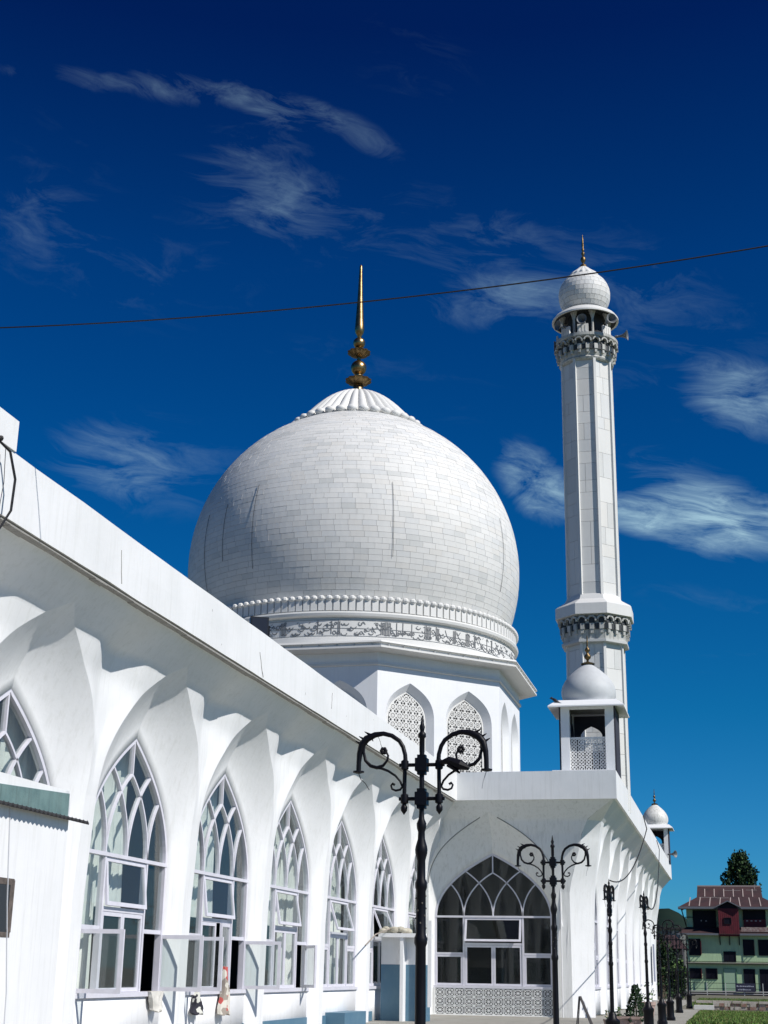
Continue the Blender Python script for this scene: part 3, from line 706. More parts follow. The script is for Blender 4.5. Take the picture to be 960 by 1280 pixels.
# octagonal cornice and drum
def octa(R, a0=pi/8): return [(DC.x+R*cos(a0+k*pi/4), DC.y+R*sin(a0+k*pi/4)) for k in range(8)]
def octring(prof, name, mm):
    g = MB(); rows = [[(x, y, z) for x, y in octa(R)] for R, z in prof]; g.grid(rows, True); return g.build(name, mm, dome)
octring([(9.9, 18.62), (11.62, 18.50), (11.66, 18.40), (11.6, 18.36), (11.5, 18.36), (11.5, 18.24), (11.62, 18.22), (11.62, 18.12), (10.5, 18.06)], 'cornice', TONES[0])
g = MB()
for k in range(8):
    a = Vector(octa(11.56)[k]+(0,)); b = Vector(octa(11.56)[(k+1) % 8]+(0,))
    for i in range(9): 
        p = a.lerp(b, (i+.5)/9); g.bar((p.x, p.y, 18.25), (p.x, p.y, 18.36), .06)
g.build('cornice_blocks', GROUT, dome)
octring([(10.52, 17.52), (10.62, 17.50), (10.62, 17.38), (10.52, 17.34)], 'string_course', TONES[0])
RV = 10.5; AP = RV*cos(pi/8); FWD = RV*sin(pi/8)
DW = mat('drum_white', (.78, .79, .80), .65, noise=.5, nscale=.6, streak=.2, col2=(.70, .715, .73), streak_col=(.55, .56, .56), coords='World')
ZB0 = 9.11
def lancet(a, z0, spr, apx, n=14): return [(a, z0)]+bez((a, spr), (a*1.0, spr+.52*(apx-spr)), (a*.62, spr+.76*(apx-spr)), (0, apx), n)
face = MB(); ctrs = (-1.93, 1.93); oa = lancet(1.56, 11.2, 14.7, 16.6); ia = lancet(1.26, 11.35, 14.6, 16.2)
TOPZ = 18.1
face.grid([[(-FWD, 0, z), (-1.93-1.56, 0, z)] for z in (ZB0, 11.2, 14.7, TOPZ)]); face.grid([[(1.93+1.56, 0, z), (FWD, 0, z)] for z in (ZB0, 11.2, 14.7, TOPZ)])
face.grid([[(-1.93+1.56, 0, z), (1.93-1.56, 0, z)] for z in (ZB0, 11.2, 14.7, TOPZ)])
for c_ in ctrs:
    face.grid([[(c_-1.56, 0, z), (c_+1.56, 0, z)] for z in (ZB0, 11.2)])
    for s_ in (-1, 1):
        face.grid([[(c_+s_*u, 0, z) for u, z in oa[1:]], [(c_+s_*u, 0, TOPZ) for u, z in oa[1:]]])
        face.grid([[(c_+s_*u, 0, z) for u, z in oa], [(c_+s_*u, .36, z) for u, z in ia]])
    face.grid([[(c_-1.56, 0, 11.2), (c_+1.56, 0, 11.2)], [(c_-1.26, .36, 11.35), (c_+1.26, .36, 11.35)]])
fme = face.mesh('drum_face', DW)
jg = MB(); p = .475
def inside(u, z): 
    if abs(u) > 1.24: return False
    zz = interp(abs(u), [(uu, zz) for uu, zz in ia[::-1]]); return z < zz
def ringoct(g, cx, cz, r, w, d, y, n=8):
    pts = [(cx+r*cos(pi/8+k*2*pi/n), y, cz+r*sin(pi/8+k*2*pi/n)) for k in range(n)]
    for k in range(n): g.bar(pts[k], pts[(k+1) % n], w, d, ref=(0, 1, 0))
nx = 6
for i in range(-3, 4):
    for j in range(11):
        x = i*p*.9; z = 11.5+j*p
        if inside(abs(x)-.02, z) and abs(x) < 1.2:
            ringoct(jg, x, z, .175, .075, .05, .40); ringoct(jg, x, z, .06, .075, .045, .40)
            for a in range(4): 
                an = a*pi/2; jg.bar((x+.16*cos(an), .40, z+.16*sin(an)), (x+.25*cos(an), .40, z+.25*sin(an)), .15, .04, ref=(0, 1, 0))
                an += pi/4; jg.bar((x+.16*cos(an), .405, z+.16*sin(an)), (x+.33*cos(an), .405, z+.33*sin(an)), .045, .04, ref=(0, 1, 0))
for s_ in (-1, 1): jg.strip([(s_*u*.97, z-.03) for u, z in ia], .12, .37, .43)
jme = jg.mesh('jali_screen', TONES[0])
bk = MB(); poly = [(u, z) for u, z in ia]+[(-u, z) for u, z in ia[::-1]]; bk.face([(u*1.01, .52, z) for u, z in poly]); bme_ = bk.mesh('jali_shade_back', mat('jali_shade', (.20, .21, .22), .9))  # dark sheet gives the drum screens their painted shade
for k in range(8):
    an = -pi/2+k*pi/4; pos = Vector((AP*cos(an), AP*sin(an), 0)); rz = an+pi/2
    link('drum_face', fme, dome, pos, rz)
    for c_ in ctrs:
        off = Vector((cos(rz)*c_, sin(rz)*c_, 0)); link('jali_screen', jme, dome, pos+off, rz); link('jali_shade_back', bme_, dome, pos+off, rz)

KD = 90/82
dome.location = (DC.x*KD, DC.y*KD, 1.7*(1-KD)); dome.scale = (KD, KD, KD)
# ================================================================== MINARET
MC = Vector((-5.83, 68, 0)); mx_, my_ = MC.x, MC.y
mina = thing('minaret', MC, 'tall octagonal marble minaret with two balconies and loudspeakers', 'minaret')
def oc(R, z, a0=pi/8): return [(mx_+R*cos(a0+k*pi/4), my_+R*sin(a0+k*pi/4), z) for k in range(8)]
def moct(prof, name, mm, parent=None): 
    g = MB(); g.grid([oc(R, z) for R, z in prof], True); return g.build(name, mm, parent or mina)
def mlath(prof, name, mm, n=40, sm=35): 
    g = MB(); g.lathe(prof, n, (mx_, my_, 0)); o = g.build(name, mm, mina); smooth_by(o, sm); return o
moct([(1.35, 9), (1.35, 17.0)], 'lower_core', GROUT); moct([(1.20, 19.0), (1.20, 32.0)], 'upper_core', GROUT)
# marble panels between corner ribs
rnd = random.Random(8); pm_cache = {}
def panels(Rv, z0, z1, h, w_in):
    ap = Rv*cos(pi/8); hw = Rv*sin(pi/8)-w_in; n = round((z1-z0)/h); h = (z1-z0)/n
    for k in (4, 5, 6, 7, 0, 3):
        an = k*pi/4; i = 0
        z = z0
        while z < z1-.05:
            hh = h*rnd.choice([1, 1, 1.45, .7]); hh = min(hh, z1-z); hh = z1-z if z1-z-hh < .2 else hh
            splits = rnd.choice([[(-1, 1)], [(-1, 1)], [(-1, .1), (.1, 1)], [(-1, -.3), (-.3, 1)]])
            for a, b in splits:
                key = (round(hh, 2), a, b, Rv)
                if key not in pm_cache:
                    g = MB(); g.box(hw*a+.007, hw*b-.007, -.03, .04, .007, hh-.007); pm_cache[key] = g.mesh('marble_panel', TONES[0])
                o = link('marble_panel', pm_cache[key], mina, Vector((ap*cos(an), ap*sin(an), z)), an+pi/2)
                o.material_slots[0].link = 'OBJECT'; o.material_slots[0].material = TONES[rnd.choices(range(5), [.25, .28, .15, .18, .14])[0]]
            z += hh
panels(1.25, 19.3, 31.9, .92, .05); panels(1.38, 9.2, 17.0, .95, .05)
for Rv, z0, z1 in ((1.30, 19.2, 31.9), (1.41, 9.0, 17.0)):
    for k in range(8):
        a = pi/8+k*pi/4; g = MB(); g.bar((mx_+Rv*cos(a), my_+Rv*sin(a), z0), (mx_+Rv*cos(a), my_+Rv*sin(a), z1), .13, .13, ref=(cos(a), sin(a), 0)); g.build('corner_rib', TONES[1], mina)
# lower balcony
moct([(1.46, 16.85), (1.70, 16.88), (1.70, 17.0), (1.62, 17.02)], 'base_ring', GROUT)
moct([(1.62, 17.0), (1.62, 17.06), (1.64, 17.4), (1.66, 18.1), (1.92, 18.17)], 'corbel_band', GALST)
moct([(1.8, 18.16), (1.99, 18.2), (1.99, 18.72), (1.93, 18.78), (1.5, 19.05), (1.36, 19.32), (1.25, 19.36)], 'balcony_slab', TONES[1])
def brackets(R, z0, z1, n, w, dr):
    g = MB(); h = z1-z0
    g.box(-w*.22, w*.22, -dr*.9, .05, 0, h*.42); g.box(-w*.14, w*.14, -dr*.6, .05, -h*.28, 0)
    for i in range(9):
        a0_, a1_ = pi*(i/9)-.2, pi*((i+1)/9)-.2
        g.bar((w*.42*cos(a0_), -dr, h*.62+h*.30*sin(a0_)), (w*.42*cos(a1_), -dr, h*.62+h*.30*sin(a1_)), w*.16, dr*1.2, ref=(0, 1, 0))
    me = g.mesh('corbel', GALST)
    cm_ = MB(); cm_.box(-w*.3, w*.3, -dr*.25, .02, h*.48, h*.86); cm_.box(w*.3, w*.7, -dr*.22, .02, .0, h*.42); me2 = cm_.mesh('corbel_shade', INK)  # black blocks painted for the shade in the corbel recesses
    for k in range(n):
        if R[1]:   # octagonal: three to a side
            side, i = divmod(k, n//8); an = side*pi/4; ap = R[0]*cos(pi/8); off = (i-(n//8-1)/2)*w*1.02
            pos = Vector((ap*cos(an)-sin(an)*off, ap*sin(an)+cos(an)*off, z0)); rz = an+pi/2
        else:
            an = 2*pi*k/n; pos = Vector((R[0]*cos(an), R[0]*sin(an), z0)); rz = an+pi/2
        link('corbel', me, mina, pos, rz); link('corbel_shade', me2, mina, pos, rz)
brackets((1.69, True), 17.48, 18.16, 24, .46, .11)
# top gallery
mlath([(1.24, 31.72), (1.36, 31.78), (1.40, 31.86), (1.34, 31.95), (1.40, 32.1), (1.42, 32.3), (1.43, 32.88), (1.62, 32.92), (1.66, 32.97), (1.66, 33.12), (1.5, 33.14), (.3, 33.14)], 'gallery', GALST)
brackets((1.44, False), 32.25, 32.92, 22, .42, .13)
g = MB(); g.lathe([(.95, 33.1), (.95, 34.9)], 16, (mx_, my_, 0)); g.build('gallery_shade_core', DARK, mina)  # core blackened to paint in the shade inside the gallery
cme = MB().lathe([(.10, 0), (.07, .12), (.06, .9), (.10, 1.08), (.22, 1.45), (.28, 1.5)], 8).mesh('column', GALST, True)
for k in range(8): a = pi/8+k*pi/4; link('column', cme, mina, Vector((1.25*cos(a), 1.25*sin(a), 33.14)))
pmx = MB(); pmx.box(-.28, .28, -.05, .05, 0, .5)
for i in range(3): pmx.box(-.20+.16*i-.02, -.20+.16*i+.06, -.07, -.05, .08, .42)
bm_ = pmx.mesh('balustrade_panel', TONES[2])
for k in (4, 5, 6, 7): a = k*pi/4+.12*(k % 2); link('balustrade_panel', bm_, mina, Vector((1.46*cos(a), 1.46*sin(a), 33.14)), a+pi/2)
mlath([(.5, 34.55), (1.2, 34.6), (1.66, 34.36), (1.74, 34.36), (1.74, 34.44), (1.62, 34.60), (1.3, 34.82), (1.1, 34.86)], 'gallery_roof', TONES[1])
g = MB(); g.lathe([(.5, 34.54), (1.2, 34.56), (1.62, 34.35)], 40, (mx_, my_, 0)); g.build('gallery_shade_disc', DARK, mina)  # black disc added as painted shade under the gallery roof
MDC = (mx_, my_, 35.92)
stone_shell(mina, MDC, 1.36, -.90, 1.02, .27, .46, .014, atan2(-68, 5.7), 110, depth=.02, seed=12, names=('dome_stone', 'dome_stones'), jit=.004)
g = MB(); g.lathe([(1.335*cos(-1.0+2.2*i/20), MDC[2]+1.335*sin(-1.0+2.2*i/20)) for i in range(21)], 40, (mx_, my_, 0)); g.build('dome_core', GROUT, mina, True)
g = MB(); rows = []
for r, z in [(.78, 37.0), (.80, 37.08), (.66, 37.22), (.42, 37.42), (.22, 37.62), (.1, 37.7)]:
    rows.append([(mx_+r*(1+.05*cos(16*2*pi*k/64))*cos(2*pi*k/64), my_+r*(1+.05*cos(16*2*pi*k/64))*sin(2*pi*k/64), z) for k in range(64)])
g.grid(rows, True); o = g.build('fluted_cap', TONES[0], mina); smooth_by(o, 60)
fin([(.20, 37.66), (.16, 37.78), (.05, 37.86), (.05, 37.9), (.12, 38.0), (.145, 38.12), (.11, 38.24), (.04, 38.3), (.09, 38.42), (.10, 38.5), (.04, 38.58), (.07, 38.66), (.075, 38.74), (.03, 38.8), (.062, 38.95), (.045, 39.25), (.015, 39.6)], GOLDD, (mx_, my_, 0), 'finial', mina, 12)
def horn(loc, az, tilt=0, r=.26, L_=.5, parent=None, label='grey horn loudspeaker'):
    g = MB(); g.lathe([(.06, -.15), (.07, 0), (.05, .02), (.07, L_*.4), (.13, L_*.7), (r, L_), (r*1.05, L_), (r*.95, L_*.98), (.11, L_*.66), (.03, L_*.4)], 16)
    o = g.build('loudspeaker', mat('horn_grey', (.14, .15, .16), .5, noise=.5, nscale=5), None)
    smooth_by(o, 50); o.rotation_euler = Vector((cos(az), sin(az), tilt)).to_track_quat('Z', 'Y').to_euler(); o.location = loc
    return o
for (p_, az, lab) in (((-4.55, 66.75, 33.72), -1.1, 'loudspeaker horn facing the camera at the right side of the top gallery'), ((-5.75, 66.5, 33.70), -1.75, 'loudspeaker horn between the columns in the middle of the top gallery'),
                      ((-4.10, 67.0, 32.98), -.15, 'loudspeaker horn sticking out to the right below the top gallery rail'), ((-6.75, 66.8, 33.65), -2.4, 'loudspeaker horn at the left side of the top gallery'), ((-6.95, 67.6, 33.0), -3.0, 'loudspeaker horn sticking out to the left below the top gallery rail')):
    tag(horn(p_, az), lab, 'loudspeaker', 'horn loudspeakers on the minaret')

DARKP = mat('kiosk_shade', (.035, .035, .05), .8, noise=.5, nscale=3)  # near-black colour for painted shade in the kiosks
# ================================================================== KIOSKS
def kiosk(loc, label, domem, sc=1.0, openjali=True, stones=False):
    k = thing('rooftop_kiosk', loc, label, 'kiosk', 'domed kiosks on the roof')
    H = 12.9-9.95
    hw = 1.16
    pmesh = MB(); pmesh.box(-.19, .19, -.19, .19, -.06, H); pme = pmesh.mesh('pillar', DW)
    for sx in (-1, 1):
        for sy in (-1, 1): link('pillar', pme, k, Vector((sx*(hw-.19), sy*(hw-.19), 0)))
    g = MB(); 
    for s in (-1, 1): g.box(-hw+.38, hw-.38, s*(hw-.02)-.1*(s > 0), s*(hw-.02)+.1*(s < 0), H-.12, H); g.box(s*(hw-.02)-.1*(s > 0), s*(hw-.02)+.1*(s < 0), -hw+.38, hw-.38, H-.12, H)
    g.build('lintel', DW, k, local=True)
    for sx in (-1, 1): MB().box(min(sx*1.162, sx*1.235), max(sx*1.162, sx*1.235), -hw+.03, hw-.03, 0, H-.02).build('side_gap_strip', DARKP, k, local=True)  # black strips paint the shade of the gaps beside the pillars
    # side panels with pointed opening, coloured dark for the shade inside the kiosk
    A = lancet(.50, 1.30, 1.85, 2.38, 8); hwz = hw-.38
    for rz in (0, pi/2, pi, -pi/2):
        if abs(rz) < .1: continue
        g = MB(); y = -hw+.30
        for s in (-1, 1):
            g.grid([[(s*hwz, y, z), (s*.50, y, z)] for z in (0, 1.3, H-.1)])
            g.grid([[(0, y, z), (s*.50, y, z)] for z in (0, 1.3)])
            g.grid([[(s*u, y, z) for u, z in A], [(s*u, y, H-.1) for u, z in A]])
            g.grid([[(s*u, y, z) for u, z in A], [(s*u, y+.1, z) for u, z in A]])
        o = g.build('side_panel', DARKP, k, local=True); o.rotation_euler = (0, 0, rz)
    jg = MB(); pp = .2
    nx_ = 5; w_ = (2*hwz)/nx_
    for i in range(nx_):
        for j in range(5):
            x, z = -hwz+w_*(i+.5), .1+(1.45/5)*(j+.5)
            pts = [(x+w_*.4*cos(q_*pi/4), 0, z+w_*.4*sin(q_*pi/4)) for q_ in range(8)]
            for q_ in range(8): jg.bar(pts[q_], pts[(q_+1) % 8], .045, .03, ref=(0, 1, 0))
            jg.bar((x-w_/2, 0, z-w_/2), (x+w_/2, 0, z+w_/2), .038, .028, ref=(0, 1, 0)); jg.bar((x-w_/2, .003, z+w_/2), (x+w_/2, .003, z-w_/2), .038, .028, ref=(0, 1, 0))
    jg.box(-hwz, hwz, -.03, .03, 1.55, 1.63); jg.box(-hwz, hwz, -.03, .03, 0, .08)
    jm = jg.mesh('jali_panel', JALI)
    for rz in (0, pi/2, pi, -pi/2):
        o = link('jali_panel', jm, k, Vector((sin(rz)*(hw-.24), -cos(rz)*(hw-.24), 0)), rz)
    # sloping eaves slab
    g = MB(); E0, E1 = 1.66, 1.10
    sq = lambda r, z: [(r, r, z), (-r, r, z), (-r, -r, z), (r, -r, z)]
    g.grid([sq(.9, H), sq(1.2, H+.02), sq(E0, H+.10-.18), sq(E0, H+.16-.18), sq(1.3, H+.27), sq(1.02, H+.30), sq(.5, H+.3)], True); g.build('eaves', DW, k, local=True)
    g = MB(); rD = 1.20
    prof = [(1.08, H+.28), (1.10, H+.42), (1.16, H+.50), (1.21, H+.68), (1.22, H+.86), (1.17, H+1.08), (1.05, H+1.32), (.86, H+1.56), (.62, H+1.78), (.36, H+1.98), (.16, H+2.12), (.05, H+2.2)]
    g.lathe(prof, 40); o = g.build('dome', domem, k, local=True); smooth_by(o, 60)
    z = H+2.15
    g = MB(); g.lathe([(.30, z-.06), (.31, z), (.2, z+.04), (.06, z+.08), (.05, z+.16), (.15, z+.26), (.155, z+.36), (.05, z+.46), (.06, z+.54), (.12, z+.60), (.11, z+.68), (.035, z+.76), (.045, z+.84), (.02, z+1.30)], 14)
    o = g.build('finial', GOLDD, k, local=True); smooth_by(o, 60)
    return k
DARKP = mat('kiosk_shade', (.035, .035, .05), .8, noise=.5, nscale=3)
k1 = kiosk((-5.79, 63.15, 10.0), 'nearer rooftop kiosk with a silvery dome standing in front of the minaret', SILVER)
g = MB(); g.box(-7.2, -4.66, 60.56, 64.6, 9.1, 9.98); g.build('kiosk_plinth', WHITE, hall)
k2 = kiosk((-5.42, 111.0, 9.75), 'far rooftop kiosk with a white dome at the end of the right wing', MSTAIN)
k2.scale = (.80, .80, .87)
g = MB(); g.box(-6.6, -4.66, 109.8, 112.6, 9.1, 9.73); g.build('kiosk_plinth', WHITE, hall)
tag(horn((-4.42, 109.9, 10.35), -.5), 'small horn loudspeaker on the edge of the far kiosk', 'loudspeaker')
# crow on the eaves of the nearer kiosk
g = MB(); bx, by, bz = -7.12, 61.75, 13.0
g.lathe([(.01, -.2), (.05, -.16), (.085, -.05), (.09, .05), (.07, .13), (.03, .2), (.005, .22)], 10); 
o = g.build('bird', mat('black_feathers', (.02, .02, .025), .5), None); smooth_by(o, 60)
me = o.data
for v in me.vertices: v.co = Vector((-v.co.z, v.co.y, v.co.x)) @ Matrix.Rotation(radians(-25), 3, 'Y') if False else Vector((v.co.z*.85, v.co.y, v.co.x+v.co.z*.45))
bm = bmesh.new(); bm.from_mesh(me)
for pts in ([(-.30, .03, -.14), (-.30, -.03, -.14), (-.12, -.04, -.04), (-.12, .04, -.04)],): bm.faces.new([bm.verts.new(p) for p in pts])
bmesh.ops.create_icosphere(bm, subdivisions=2, radius=.06, matrix=Matrix.Translation((.19, 0, .13)))
bmesh.ops.create_cone(bm, segments=6, radius1=.022, radius2=.002, depth=.09, cap_ends=True, matrix=Matrix.Translation((.27, 0, .12)) @ Matrix.Rotation(pi/2, 4, 'Y'))
for s in (-.03, .03): bmesh.ops.create_cone(bm, segments=5, radius1=.008, radius2=.008, depth=.14, cap_ends=True, matrix=Matrix.Translation((.0, s, -.10)))
bm.to_mesh(me); bm.free(); o.location = (bx, by, bz+.19); o.rotation_euler = (0, 0, pi*.9); tag(o, 'small black bird perched on the left corner of the nearer kiosk eaves', 'bird')

# ================================================================== LAMP POSTS
def lamp():
    L = thing('street_lamp', (0, 0, 0), 'tall black ornamental lamp post in front of the drum', 'lamp post', 'black ornamental lamp posts')
    def lat(prof, name, n=12):
        g = MB(); g.lathe(prof, n); o = g.build(name, IRON, L, local=True); smooth_by(o, 45); return o
    lat([(.19, 0), (.19, .12), (.16, .14), (.15, .2), (.15, .62), (.17, .66), (.17, .72), (.10, .78), (.09, .86), (.06, .9)], 'pedestal', 8)
    lat([(.048, .85), (.046, 1.5), (.044, 1.9), (.056, 1.93), (.056, 1.97), (.044, 2.0), (.041, 2.35), (.052, 2.38), (.052, 2.42), (.038, 2.45), (.036, 2.6), (.052, 2.66), (.055, 2.69), (.05, 2.72), (.032, 2.78), (.030, 2.84), (.040, 2.87), (.043, 2.91), (.026, 2.95), (.022, 3.0), (.022, 3.52)], 'pole')
    for y in (0,):
        g = MB()
        for i in range(14): a = i*2.4; g.ico((.042*cos(a), .042*sin(a), 2.05+.02*i), .009, n=5, m=3)
        rv = g.build('rivets', mat('chipped_paint', (.10, .09, .07), .6), L, local=True); rv['kind'] = 'stuff'
    lat([(.024, 3.52), (.024, 3.64), (.036, 3.655), (.034, 3.68), (.018, 3.70), (.026, 3.74), (.014, 3.77), (.010, 3.80), (.003, 3.84)], 'finial')
    for z, w in ((3.41, .1), (3.12, .1)):
        g = MB(); g.box(-.052, .052, -.052, .052, z-.055, z+.055); g.box(-.036, .036, -.036, .036, z-.085, z+.085); g.tube([(-.2, 0, z), (.2, 0, z)], .016, 8); 
        o = g.build('crossbar', IRON, L, local=True)
    for s in (-1, 1):
        g = MB(); g.tube([(s*.15, 0, 3.46), (s*.155, 0, 3.06)], .018, 8)
        for z in (3.41, 3.12): g.lathe([(.018, z-.045), (.034, z-.035), (.036, z), (.034, z+.035), (.018, z+.045)], 8, (s*.152, 0, 0))
        g.lathe([(.018, 3.07), (.03, 3.05), (.028, 3.02), (.012, 3.0), (.002, 2.985)], 8, (s*.155, 0, 0)); o = g.build('side_rod', IRON, L, local=True); smooth_by(o, 50)
        A = [(-.146, 3.44), (-.15, 3.50), (-.170, 3.57), (-.203, 3.622), (-.271, 3.669), (-.347, 3.689), (-.422, 3.68), (-.497, 3.647), (-.539, 3.597), (-.56, 3.515), (-.566, 3.442), (-.567, 3.355)]
        g = MB(); g.tube([(-s*x, 0, z) for x, z in A], [.02, .019, .019, .019, .02, .021, .027, .034, .033, .026, .022, .022], 8)
        g.lathe([(.022, 3.37), (.05, 3.365), (.05, 3.352), (.022, 3.345)], 8, (s*.567, 0, 0))
        for (x, z) in ((.47, 3.68), (.52, 3.64), (.55, 3.60)):
            g.tube([(s*x, 0, z), (s*(x+.05), 0, z+.03)], [.015, .003], 5); g.tube([(s*x, 0, z), (s*(x-.02), .04, z-.05)], [.015, .003], 5)
        arm = g.build('arm', IRON, L, local=True); smooth_by(arm, 50)
        S1 = [(-.521, 3.60), (-.525, 3.53), (-.505, 3.455), (-.46, 3.41), (-.40, 3.392), (-.345, 3.41), (-.308, 3.455), (-.302, 3.495), (-.317, 3.525), (-.344, 3.538)]
        S2 = [(-.43, 3.398), (-.36, 3.385), (-.30, 3.362), (-.235, 3.32), (-.19, 3.27), (-.172, 3.225), (-.19, 3.20), (-.23, 3.192), (-.262, 3.205), (-.273, 3.235), (-.258, 3.252), (-.24, 3.24)]
        g = MB(); g.tube([(-s*x, 0, z) for x, z in S1], [.012, .013, .015, .016, .016, .013, .011, .01, .01, .01], 7)
        g.tube([(-s*x, 0, z) for x, z in S2], [.013, .012, .011, .01, .01, .01, .01, .01, .009, .009, .012, .012], 7)
        for i in range(6): a = i*pi/3; g.ico((s*(.344+.02*cos(a)), 0, 3.538+.02*sin(a)), .017, n=6, m=4)
        o = g.build('scroll', IRON, arm, local=True); smooth_by(o, 60)
        g = MB(); x0 = s*.567; g.tube([(x0, 0, 3.35), (x0-s*.024 if s < 0 else x0-.02, 0, 3.29), (x0+(.062 if s < 0 else -.03), 0, 3.26), (x0+(.10 if s < 0 else -.04), 0, 3.20)], .004, 4)
        g.build('loose_wire', CABLE if s < 0 else GREYC, L, local=True)
    return L
L1 = lamp()
LY = [(-2.56, 12.03, 0, (0, 0)), (-2.79, 23.29, 0, (0, 0)), (-2.83, 34.27, 82, (-1.6, 2.1)), (-2.62, 44.6, 78, (0, 1.0)), (-2.78, 55.68, 4, (0, 0)), (-2.72, 61.2, 0, (0, 0)), (-2.86, 74.0, 0, (0, 0)), (-2.7, 84.5, 0, (0, 0))]
LLAB = ['tallest nearest black lamp post with curled arms, in front of the white drum', 'second black lamp post with curled arms, in front of the dark arched window', 'third black lamp post, leaning and seen edge-on before the right wing',
        'fourth black lamp post, seen edge-on rising behind the potted conifer', 'fifth black lamp post in the row, first beyond the right wing edge', 'sixth black lamp post in the row, standing between the fifth and seventh', 'seventh black lamp post, at the corner of the lawn', 'last black lamp post, beside the low stone edging']
for i, ((x, y, rz, tl), lab) in enumerate(zip(LY, LLAB)):
    o = L1 if i == 0 else copy_tree(L1)
    o.location = (x, y, 0); o.rotation_euler = (radians(tl[0]), radians(tl[1])-0, radians(rz)); o['label'] = lab
    if i == 2: o.rotation_euler = (radians(.6), radians(-1.2), radians(84))
    if i == 3: o.rotation_euler = (0, 0, radians(82)); o.scale = (1, 1, 1.08)
# projector on the right side of lamp one
g = MB(); g.tube([(.16, 0, 3.42), (.24, 0, 3.44), (.34, 0, 3.40), (.42, 0, 3.37)], [.012, .035, .045, .02], 8); g.tube([(.24, 0, 3.41), (.34, 0, 3.33)], [.03, .008], 6)
o = g.build('camera_housing', IRON, None); o.location = (-2.56, 12.0, 0); tag(o, 'small dark fitting clamped to the right arm of the nearest lamp post', 'fitting')

# ================================================================== SERVICE HUT (lower left)
hut = thing('service_hut', (-11.2, 20, 0), 'white lean-to hut with a corrugated tin edge at the lower left', 'hut')
g = MB(); g.box(-12.7, -11.2, 12, 23.05, 0, 4.62); g.build('wall', WHITE, hut)
g = MB(); g.box(-12.7, -11.17, 12, 22.95, 4.17, 4.6); o = g.build('upstand', TEAL, hut)
for v in o.data.vertices:
    if v.co.z > 4.5: v.co.z += -.085*(22.95-20-v.co.y)/1.0*.75 if False else 0
for v in o.data.vertices:
    if v.co.z > 4.5 and v.co.y < 0: v.co.z = 4.6-.62
    elif v.co.z > 4.5: v.co.z = 4.57
g = MB(); rows = []
n = 150
for xx in (-11.19, -11.02):
    rows.append([(xx, 12+i*(23.5-12)/n/1.0, 4.15-.04*(xx+11.19)/.17+.022*(1 if i % 2 else -1)) for i in range(n+1)])
g.grid(rows); g.grid([[(a, b, c_+.012) for a, b, c_ in r] for r in rows]); g.grid([rows[1], [(a, b, c_+.03) for a, b, c_ in rows[1]]])
g.build('corrugated_edge', RUST, hut)
g = MB(); g.box(-11.26, -11.194, 20.2, 21.28, 2.12, 2.2); g.box(-11.26, -11.19, 21.16, 21.30, 2.2, 3.0); g.box(-11.26, -11.192, 20.2, 21.28, 2.92, 3.02); g.build('window_frame', WOOD, hut)
MB().box(-11.25, -11.197, 20.2, 21.16, 2.2, 2.92).build('window_pane', INK, hut)
g = MB(); g.tube([(-11.19, 20.9, 4.1), (-11.19, 21.1, 2.6), (-11.19, 21.35, 1.3), (-11.19, 21.4, .3)], .012, 4); g.build('seam', mat('seam_grey', (.6, .61, .63), .7), hut)

# ================================================================== WIRES AND SMALL THINGS ON THE MOSQUE
g = MB(); g.tube([(x, 20, 12.03+.0056*(x+6.3)**2) for x in [-33+i*.75 for i in range(70)]], .0125, 5)
tag(g.build('overhead_wire', CABLE), 'thin dark wire crossing the whole sky in front of the spire and minaret', 'wire')
g = MB(); g.tube([(-11.26, 19.0, 9.86), (-11.18, 19.3, 9.82), (-11.12, 19.62, 9.72), (-11.08, 19.80, 9.30), (-11.1, 19.80, 8.76), (-11.14, 19.5, 8.3), (-11.3, 18.9, 8.05)], .022, 6); 
for k in range(4): g.ico((-11.22+.02*k, 19.2+.05*k, 9.84+.02*(k % 2)), .05, n=6, m=4)
g.tube([(-11.2, 19.6, 9.8), (-11.2, 19.66, 9.2), (-11.28, 19.72, 8.72)], .006, 4)
tag(g.build('hanging_cable', CABLE), 'thick black cable looping over the parapet at the upper left', 'cable')
fl = thing('floodlight', (-12.0, 35.2, 9.9), 'black floodlight on the parapet in front of the dome', 'floodlight')
g = MB(); g.box(-.25, .25, -.08, .2, .28, .84); g.box(-.2, .2, .2, .3, .36, .76); g.build('housing', mat('black_plastic', (.012, .012, .015), .4), fl, local=True)
MB().box(-.21, .21, -.092, -.081, .32, .80).build('lens', mat('dark_lens', (.03, .03, .035), .12), fl, local=True)
g = MB(); g.box(-.29, -.26, -.02, .08, 0, .62); g.box(.26, .29, -.02, .08, 0, .62); g.box(-.29, .29, -.02, .08, -.03, .0); g.build('bracket', IRON, fl, local=True)
fl.rotation_euler = (0, 0, radians(25))
def cable(pts, r, mm, label, sag=1):
    g = MB(); g.tube(pts, r, 5); tag(g.build('drooping_cable', mm), label, 'cable', 'cables drooping from the right parapet')
def cat_(a, b, s, n=18): a = Vector(a); b = Vector(b); return [a.lerp(b, i/n)-Vector((0, 0, s*4*(i/n)*(1-i/n))) for i in range(n+1)]
cable(cat_((-4.46, 78.4, 9.9), (-4.3, 78.4, 9.2), 0, 4)+cat_((-4.3, 78.4, 9.2), (-5.9, 68.2, 6.2), 1.3)[1:], .03, CABLE, 'nearest black cable hanging from the right parapet to the wall')
cable(cat_((-4.46, 92, 9.8), (-4.3, 91.5, 9.2), 0, 4)+cat_((-4.3, 91.5, 9.2), (-2.62, 44.6, 4.0), 1.6)[1:], .024, CABLE, 'black cable running from the parapet to the top of the fourth lamp post')
